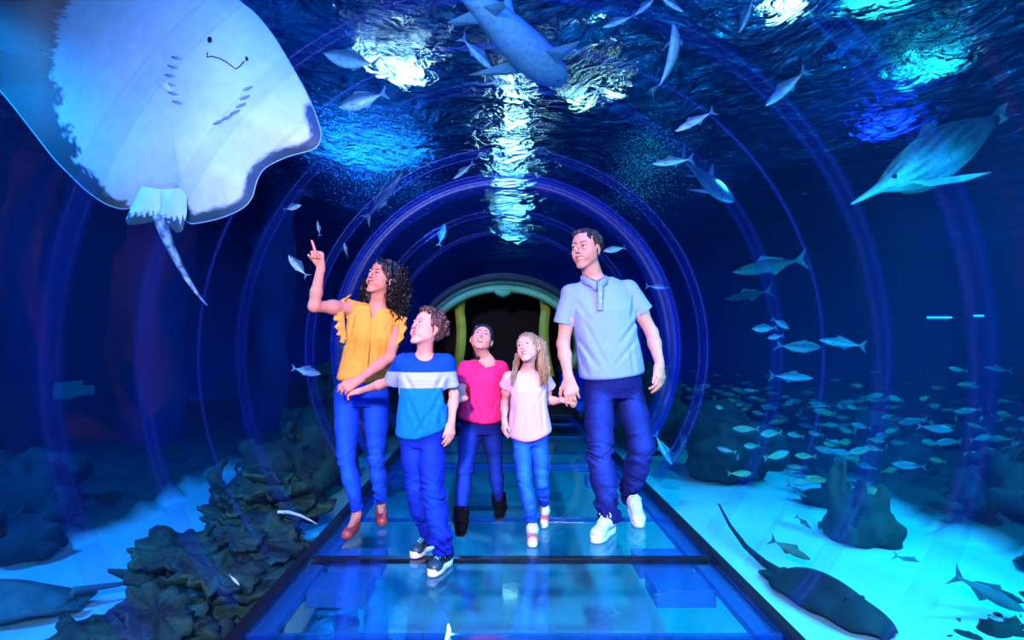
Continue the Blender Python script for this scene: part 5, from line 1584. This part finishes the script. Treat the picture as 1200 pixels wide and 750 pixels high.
    # pelvic fins
    def lobe(pl, c0):
        N = 40; pts = np.array(pl + [pl[0]], float); sg = np.sqrt((np.diff(pts, axis=0) ** 2).sum(1)); cu = np.concatenate([[0], np.cumsum(sg)])
        tt = np.linspace(0, cu[-1], N, endpoint=False); lx = np.interp(tt, cu, pts[:, 0]); ly = np.interp(tt, cu, pts[:, 1])
        v = []; f = []; c = []; M = 10
        for side in (0, 1):
            bs = len(v); 
            for k in range(M + 1):
                r = k / M
                for i in range(N):
                    px = c0[0] + (lx[i] - c0[0]) * r; py = c0[1] + (ly[i] - c0[1]) * r
                    v.append(P(px, py, Yr - .02 + (-.03 if side == 0 else .01) * (1 - r * r) + .0))
                    w = 1 if py < c0[2] + 3 * math.sin(px * .9) + 2 * math.sin(px * 2.3) else 0
                    c.append((.55, .72, .85) if w and side == 0 else (.03, .07, .10))
            for k in range(M):
                for i in range(N):
                    j = (i + 1) % N; a = bs + k * N; q = (a + i, a + j, a + N + j, a + N + i); f.append(q if side == 0 else q[::-1])
        newmesh('pelvic_fin', v, f, M_rayv, root, True, np.array(c))
    lobe([(166, 218), (190, 222), (186, 258), (170, 262), (150, 264), (147, 258), (155, 240)], (170, 240, 251))
    lobe([(189, 222), (212, 220), (219, 230), (219, 250), (214, 271), (208, 273), (194, 262), (186, 255)], (202, 245, 256))
    # tail with mottled skin
    tp = [(187, 254), (192, 270), (199, 288), (208, 306), (220, 328), (233, 347), (243, 358)]; n2 = 24
    xs_ = np.interp(np.linspace(0, 6, n2), range(7), [q[0] for q in tp]); ys_ = np.interp(np.linspace(0, 6, n2), range(7), [q[1] for q in tp])
    b = MB(); b.tube([P(x_, y_, Yr + .002 * i) for i, (x_, y_) in enumerate(zip(xs_, ys_))], [.050 * (1 - i / n2) ** 1.1 + .004 for i in range(n2)], 12, flat=.7)
    b.build('tail', mat('tail_skin', (.02, .05, .12), .5, col2=(.35, .5, .6), scale=24), root, True)
    # face on the belly: nostrils, mouth, gill slits
    md = mat('mouth_line', (.16, .05, .05), .5)
    def surf(px, py, off=.0):
        dx, dy = px - cx_, py - cy_; a = math.atan2(dy, dx)
        an = np.arctan2(oy - cy_, ox - cx_); i = int(np.argmin(np.abs(np.angle(np.exp(1j * (an - a))))))
        r = math.hypot(dx, dy) / math.hypot(ox[i] - cx_, oy[i] - cy_)
        return P(px, py, Yr + float(ycurve(px, py, r)) - float(front(r, px, py)) - .004 - off)
    b = MB(); b.tube([surf(*q) for q in [(243, 62), (243, 67), (247, 66), (256, 68), (264, 72), (271, 77), (276, 81), (281, 78), (286, 72)]],   .0045, 6); b.build('mouth', md, root, True)
    for q in ((246, 47), (289, 69)):
        c = surf(*q); b = MB(); b.tube([c + V((0, .004, 0)), c + V((0, -.004, 0))], .013 if q[0] < 250 else .009, 12, flat=1.4); b.build('nostril', M_fdark, root, True)
    mg = mat('gill_skin', (.30, .33, .60), .5)
    for k in range(6):
        t = k / 5
        for c0, c1, bulge, dr in (((207, 68), (208, 120), -8, (6, 3)), ((290, 104), (256, 143), 6, (6, -5))):
            px = c0[0] + (c1[0] - c0[0]) * t + bulge * math.sin(math.pi * t); py = c0[1] + (c1[1] - c0[1]) * t + (bulge * .7 if bulge > 0 else 0) * math.sin(math.pi * t)
            b = MB(); b.tube([surf(px - dr[0], py - dr[1] * .5), surf(px, py, .004), surf(px + dr[0], py + dr[1] * .5)], [.004, .010, .004], 8); b.build('gill_slit', mg, root, True)
    return root
giant_ray()

# --- dark rays lying on the sand
def flat_ray(c, heading, hl, hw, tail, label, col, name='stingray', nose=.75):
    h = V((heading[0], heading[1], 0)).normalized(); s_ = V((-h.y, h.x, 0)); n = 64; m = 14; v = []; f = []; c = V(c)
    root = empty(name, c, label, 'ray')
    for k in range(m + 1):
        r = k / m
        for i in range(n):
            a = 2 * math.pi * i / n; x = math.cos(a); y = math.sin(a)
            rr = 1 / (abs(x) ** 2.4 + abs(y) ** 2.4) ** (1 / 2.4)
            x *= rr; y *= rr * (1 - .18 * x if x < 0 else 1)
            z = .12 * (1 - r ** 2) ** .8 * (1 + .5 * math.exp(-(y * r / .35) ** 2)) + .012 * math.sin(a * 9) * r ** 3
            v.append(c + h * (x * r * hl) + s_ * (y * r * hw) + V((0, 0, z + .02)))
    for k in range(m):
        for i in range(n):
            j = (i + 1) % n; f.append((k * n + i, (k + 1) * n + i, (k + 1) * n + j, k * n + j))
    b0 = len(v); v.append(c - V((0, 0, .005))); f += [(m * n + (i + 1) % n, m * n + i, b0) for i in range(n)]
    newmesh('disc', v, f, col, root)
    b = MB(); L = len(tail); b.tube([c - h * hl * .9 + V((0, 0, .04))] + [V(q) for q in tail], [.030 * (1 - i / (L + 1)) ** 1.3 + .006 for i in range(L + 1)], 8); b.build('tail', col, root, True)
    for q in (-1, 1):
        bm = bmesh.new(); bmesh.ops.create_uvsphere(bm, u_segments=10, v_segments=8, radius=.016); cc = c + h * hl * .45 + s_ * q * .06 + V((0, 0, .13))
        newmesh('eye', [tuple(x.co + cc) for x in bm.verts], [tuple(x.index for x in y.verts) for y in bm.faces], M_fdark, root); bm.free()
        b = MB(); b.box(c - h * hl * .98 + s_ * q * .07 + V((0, 0, .03)), (.07, .05, .01), Matrix.Rotation(math.atan2(h.y, h.x), 3, 'Z')); b.build('pelvic_fin', col, root)
M_rdark = mat('dark_ray_skin', (.006, .022, .030), .9, var=.4, scale=8)
flat_ray((2.17, 3.66, sandz(2.2, 3.66) + .02), (.28, -1), .44, .20, [(2.03, 4.25, -.53), (2.0, 4.5, -.50), (2.02, 4.85, -.45), (2.10, 5.30, -.40)], 'dark stingray resting on bright sand with long whip tail', M_rdark)
M_rg = mat('green_ray_skin', (.05, .12, .12), .6, var=.3, scale=8)
flat_ray((-3.30, 3.62, sandz(-3.3, 3.6) + .03), (-1, -.15), .50, .22, [(-2.85, 3.72, -.50), (-2.65, 3.80, -.50), (-2.52, 3.86, -.50)], 'olive guitarfish lying on the sand at the lower left', M_rg, 'guitarfish')
b = MB(); b.tube([P(325, 600, 3.75), P(338, 600, 3.78), P(352, 604, 3.8), P(362, 609, 3.82), P(372, 614, 3.84)], [.010, .012, .010, .007, .003], 6)
tag(b.build('eel', mat('pale_eel', (.6, .75, .85), .4), loc=P(350, 604, 3.8)), 'thin pale eel crossing the sand left of the walkway', 'eel')

# --- the school over the dark rocks
rg = random.Random(12)
protos = []
cols = [((.05, .20, .16), (.16, .44, .36), (.06, .22, .20)), ((.10, .22, .08), (.30, .46, .20), (.12, .24, .12)), ((.03, .12, .15), (.10, .28, .32), (.05, .16, .19))]
for i, (bk, bl, fc) in enumerate(cols):
    protos.append(mk_fish((0, 0, 0), (-.2, 0, 0), 'jack', 'x', back=bk, belly=bl, fincol=fc, small=True))
words = ['small teal fish of the dense school over the dark rocks', 'small yellow green fish of the dense school over the dark rocks', 'small dusky blue fish of the dense school over the dark rocks']
AVOID = [(5.2, 7.9, -.45, 1.0, .6, .4), (8.1, 8.6, -.4, 1.1, .7, .5), (6.6, 10.8, -.3, 1.2, .8, .6), (10.2, 11.5, -.2, 1.4, .9, .7), (3.6, 9.9, -.45, .8, .6, .4), (2.95, 7.25, -.2, .75, .75, .6), (2.35, 8.6, .1, .6, .8, .8), (3.14, 4.85, -.3, .5, .4, .6), (5.2, 5.5, -.4, .9, .8, .5), (3.75, 6.2, -.58, .4, .3, .2)]
cnt = 0; PLACED = []
while cnt < 250:
    if rg.random() < .78:
        Yq = rg.uniform(5.2, 12.0); Xq = 2.3 + .1 * (Yq - 5) + abs(rg.gauss(0, 2.9)); z = -.45 + abs(rg.gauss(0, .28)) + .03 * (Yq - 5)
    else:
        Yq = rg.uniform(4.8, 8.0); Xq = rg.uniform(4.0, 8.5); z = -.35 + abs(rg.gauss(0, .32))
    px = 585 + Xq / Yq * 650; py = 395 - (z - 1.2) / Yq * 650
    if px > 1230 or px < 780: continue
    if py > 560 + (px - 900) * .12 or py < 425: continue
    if px < 800 + (py - 430) * .2 and rg.random() < .5: continue
    if any(((Xq - a) / (d * 1.45 + .2)) ** 2 + ((Yq - b_) / (e * 1.3 + .15)) ** 2 + ((z - c_) / (g * 1.45 + .12)) ** 2 < 1 for a, b_, c_, d, e, g in AVOID): continue
    if any((Xq - a) ** 2 + (Yq - b_) ** 2 + ((z - c_) * 1.6) ** 2 < .085 for a, b_, c_ in PLACED): continue
    PLACED.append((Xq, Yq, z))
    k = rg.randrange(3); src = protos[k]
    o = src if not src.get('used') else None
    if o is None:
        o = src.copy(); COL.objects.link(o)
        for ch in src.children:
            c = ch.copy(); COL.objects.link(c); c.parent = o
    src['used'] = 1
    s_ = rg.uniform(.9, 1.5)
    o.location = (Xq, Yq, z); o.scale = (s_,) * 3
    o.rotation_euler = (rg.uniform(-.3, .3), rg.uniform(-.25, .25), (math.pi if rg.random() < .7 else 0) + rg.gauss(0, .55))
    fx = 'left' if math.cos(o.rotation_euler.z) < 0 else 'right'
    zn = 'beside the man' if px < 860 else 'over the boulder' if px < 930 else 'above the stump' if px < 1050 else 'far right'
    hgt = 'upper rows' if py < 475 else 'middle rows' if py < 525 else 'lowest rows'
    lab = 'small %s fish facing %s, %s of the school, %s' % (('teal', 'yellow green', 'dusky blue')[k], fx, hgt, zn)
    o['label'] = lab; o['category'] = 'fish'; o['group'] = 'school: ' + lab[6:]
    cnt += 1
for o in bpy.data.objects:
    if 'used' in o: del o['used']
# ================================================================== rocks, reef, stump
M_rk = mat('reef_rock', (.006, .012, .011), .85, col2=(.030, .060, .040), scale=3.5, bump=.9, bscale=14)
M_rk2 = mat('reef_rock_blue', (.006, .012, .018), .85, col2=(.022, .042, .052), scale=3, bump=.9, bscale=12)
M_coral = mat('plate_coral', (.003, .008, .008), .7, col2=(.022, .080, .040), scale=5, bump=.8, bscale=24)
def rock(name, label, parts, h=.05, amp=.12, f=(2.2, 2.2, 3.0), mat_=None, cat='rock', group=None, root=None, cones=()):
    pr = Prims()
    for c, r in parts: pr.ell(c, r, .15)
    for q in cones: pr.cone(*q)
    pr.wrinkle(amp, [(f[0], f[1], f[2], .3), (f[0] * 2.3, f[1] * 2.3, f[2] * 2.0, -.4)], band=max(.2, amp * 2.5))
    lo, hi = bounds(pr, .15); v, fc = mesh_prims(pr, lo, hi, h)
    c0 = V(parts[0][0]) if parts else V(cones[0][0])
    o = newmesh(name, v, fc, mat_ or M_rk, root, True, loc=None if root else c0)
    if not root: tag(o, label, cat, group)
    return o

def plate(root, c, r, tilt, yaw, seed, m=None):
    rg = random.Random(seed); n = 56; k_ = 6; v = []; f = []
    R = Matrix.Rotation(yaw, 3, 'Z') @ Matrix.Rotation(tilt, 3, 'X'); c = V(c)
    ph = [rg.uniform(0, 6.3) for _ in range(6)]
    def edge(a): return 1 + .20 * math.sin(2 * a + ph[0]) + .07 * math.sin(5 * a + ph[1]) + .08 * math.sin(11 * a + ph[2]) + .09 * math.sin(19 * a + ph[3])
    for side in (0, 1):
        for k in range(k_ + 1):
            t = k / k_
            for i in range(n):
                a = 2 * math.pi * i / n; rr = r * t * edge(a)
                z = .10 * r * t * t * math.sin(5 * a + ph[4]) + .05 * r * t * math.sin(11 * a + ph[5]) + .22 * r * t * t
                th = (.05 * (1 - t) + .012) * (1 if side == 0 else -1)
                v.append(c + R @ V((rr * math.cos(a), rr * math.sin(a) * .8, z + th)))
    for side in (0, 1):
        b = side * (k_ + 1) * n
        for k in range(k_):
            for i in range(n):
                j = (i + 1) % n; q = (b + k * n + i, b + (k + 1) * n + i, b + (k + 1) * n + j, b + k * n + j); f.append(q if side == 0 else q[::-1])
    a0 = k_ * n; b0 = (k_ + 1) * n + k_ * n
    for i in range(n): j = (i + 1) % n; f.append((a0 + i, b0 + i, b0 + j, a0 + j))
    return newmesh('coral_plate', v, f, m or M_coral, root, True)

rf = empty('coral_reef', (-1.8, 3.4, -.6), 'dark ragged plate coral reef on blue sand left of the walkway', 'reef')
rock('reef_base', '', [((-1.58, 2.75, -.50), (.32, .50, .24)), ((-1.70, 3.45, -.45), (.36, .60, .26)), ((-1.95, 4.25, -.42), (.38, .60, .30))], .035, .10, root=rf)
rgp = random.Random(4)
for i in range(36):
    t = rgp.random(); y = 2.35 + 2.2 * t; x = -1.62 - .16 * t + rgp.uniform(-.34, .30); 
    top = -.16 + .14 * t - .55 * abs(x + 1.68 + .16 * t)
    plate(rf, (x, y, max(-.5, top + rgp.uniform(-.14, .08))), rgp.uniform(.13, .30), rgp.uniform(-.25, .45), rgp.uniform(0, 3.1), i + 1)
rock('boulder', 'tall mossy boulder with green top behind the coral reef, left', [((-2.25, 5.6, -.28), (.55, .75, .42)), ((-2.05, 6.3, -.15), (.45, .7, .45))], .05, .14)
rock('boulder', 'low dark boulder at the far left edge over blue sand', [((-4.3, 4.5, -.50), (.70, .45, .34)), ((-4.6, 5.1, -.3), (.7, .6, .45))], .06, .14, mat_=M_rk2)
rock('boulder', 'dark rock wall left of the green doorway', [((-2.35, 8.6, .2), (.55, .7, .95)), ((-2.7, 8.3, -.2), (.6, .6, .6))], .06, .16)
rock('boulder', 'dark rock wall right of the green doorway', [((2.35, 8.6, .1), (.5, .7, .75))], .06, .16)
rock('boulder', 'block shaped dark boulder among the school of fish behind the man', [((2.75, 7.1, -.22), (.42, .40, .48)), ((3.15, 7.1, -.24), (.42, .40, .44)), ((2.95, 7.5, -.05), (.50, .4, .35))], .05, .08, mat_=M_rk2)
# broken stump with three spires
b0 = P(1008, 640, 4.85)
rock('tree_stump', 'broken mossy stump with three spires on the bright sand', [((3.14, 4.85, -.48), (.30, .26, .17)), ((3.22, 4.80, -.42), (.22, .2, .16))], .022, .035, (5, 5, 2.2), mat_=M_rk, cat='stump',
     cones=[(P(988, 620, 4.85), P(983, 531, 4.9), .145, .035, .05), (P(1012, 625, 4.85), P(1010, 566, 4.9), .12, .045, .05), (P(1030, 640, 4.8), P(1031, 574, 4.85), .14, .055, .05), (P(974, 610, 4.9), P(978, 560, 4.9), .07, .04, .05)])
rock('boulder', 'wide dark boulder at the right edge behind the sand', [((5.05, 5.3, -.45), (.65, .45, .34)), ((5.6, 5.7, -.3), (.7, .6, .4))], .05, .14, mat_=M_rk2)
rock('boulder', 'long low boulder right of the stump', [((3.75, 6.2, -.58), (.40, .26, .18))], .04, .08, mat_=M_rk2)
rock('boulder', 'small dark boulder at the far right edge of the sand', [((4.35, 4.35, -.58), (.28, .22, .14))], .03, .05)
rock('rubble_patch', 'low weedy rubble patch in the lower right corner', [((3.15, 3.35, -.66), (.42, .26, .10)), ((3.55, 3.75, -.66), (.30, .20, .08))], .025, .05, (6, 6, 8))
for i, (x, y, z, rx, ry, rz) in enumerate([(5.2, 7.9, -.45, 1.0, .6, .4), (8.1, 8.6, -.4, 1.1, .7, .5), (6.6, 10.8, -.3, 1.2, .8, .6), (10.2, 11.5, -.2, 1.4, .9, .7), (3.6, 9.9, -.45, .8, .6, .4)]):
    rock('reef_ridge', ['dark ridge under the nearest part of the school', 'dark ridge under the right part of the school', 'middle dark ridge far behind the school', 'farthest dark ridge at the right behind the school', 'small far ridge left of the others behind the school'][i], [((x, y, z), (rx, ry, rz))], .09, .2, (1.2, 1.2, 1.6), mat_=M_rk2)
# columns added to imitate reflected rib bands, and pale viewing windows on the left
M_refl = mat('blue_pillar_paint', (.01, .03, .20), .8, col2=(.02, .05, .30), scale=1)
for i, (x, y, r, wd) in enumerate([(-7.2, 8.5, .38, 'nearest left pillar'), (-5.6, 9.2, .50, 'wide pillar'), (-4.3, 10.5, .42, 'slim pillar')]):
    b = MB(); b.tube([V((x - .25, y, -1.0)), V((x - .1, y, .6)), V((x, y, 1.8)), V((x + .02, y, 3.0)), V((x + .1, y, 3.95))], [r * 1.05, r, r, r, r * 1.1], 28)
    o = b.build('pillar', M_refl, None, True, loc=(x, y, -1)); tag(o, ['blue painted tank pillar farthest left', 'wide blue painted tank pillar, middle of the three at left', 'blue painted tank pillar nearest the tunnel at left'][i], 'pillar', None)
M_win = mat('viewing_window_glow', (.02, .06, .08), .3, emit=(.01, .09, .16), estr=.55)
for i, (a, b_, c_, d_) in enumerate([(47, 448, 74, 502), (178, 440, 213, 500), (80, 452, 92, 498)]):
    Yw = 12.3 / (585 - (a + c_) / 2) * 650 * .995; p0 = P(a, b_, Yw); p1 = P(c_, d_, Yw)
    b = MB(); zc = (p0.z + p1.z) / 2; b.box((-11.9, Yw, zc), (.05, abs(p1.x - p0.x) / 2 * 2.0, (p0.z - p1.z) / 2)); o = b.build('window_%d' % (i + 1), M_win); tag(o, kind='structure')
# lamps on the far right wall
M_bar = mat('underwater_lamp', (1, 1, 1), emit=(.12, .25, 1), estr=12)
for (x, y, L, wd) in ((1101, 372, .34, 'long blue underwater lamp on the dark wall at right'), (1147, 370, .12, 'short blue underwater lamp right of the long one on the dark wall')):
    p = P(x, y, 16.8); e = empty('wall_lamp', p, wd, 'lamp'); b = MB(); b.box(p, (L, .05, .02)); b.build('lamp_tube', M_bar, e); b = MB(); b.box(p + V((0, .12, 0)), (L * 1.05, .06, .09)); b.build('housing', M_house, e)
    b = MB(); b.tube([p + V((0, .15, 0)), V((p.x, 20.9, p.z))], .03, 6); b.build('bracket', M_house, e)
# fine specks added to imitate the soft caustic glow near the surface
M_speck = mat('bubble_white', (.85, .92, 1), .3)
def glow_specks(c, r, n, seed, label):
    rg = random.Random(seed); v = []; f = []
    base = [(1, 0, 0), (-1, 0, 0), (0, 1, 0), (0, -1, 0), (0, 0, 1), (0, 0, -1)]; fc = [(0, 2, 4), (2, 1, 4), (1, 3, 4), (3, 0, 4), (2, 0, 5), (1, 2, 5), (3, 1, 5), (0, 3, 5)]
    for i in range(n):
        q = V((rg.gauss(0, 1) * r[0], rg.gauss(0, 1) * r[1], rg.gauss(0, 1) * r[2])) + V(c)
        if q.z > WATERZ - .12: q.z = WATERZ - .12 - rg.random() * .1
        s_ = rg.uniform(.002, .006); b = len(v)
        v += [(q.x + a * s_, q.y + d * s_, q.z + e * s_) for a, d, e in base]; f += [tuple(x + b for x in t) for t in fc]
    o = newmesh('bubble_cloud', v, np.array(f), M_speck, loc=c); tag(o, label, 'bubbles', kind='stuff')
glow_specks(P(440, 185, 7.0), (.36, .6, .24), 4500, 1, 'cloud of fine blue lit bubbles over the woman near the surface')
glow_specks(P(755, 195, 7.2), (.22, .5, .28), 2500, 2, 'cloud of fine teal lit bubbles right of the man near the surface')
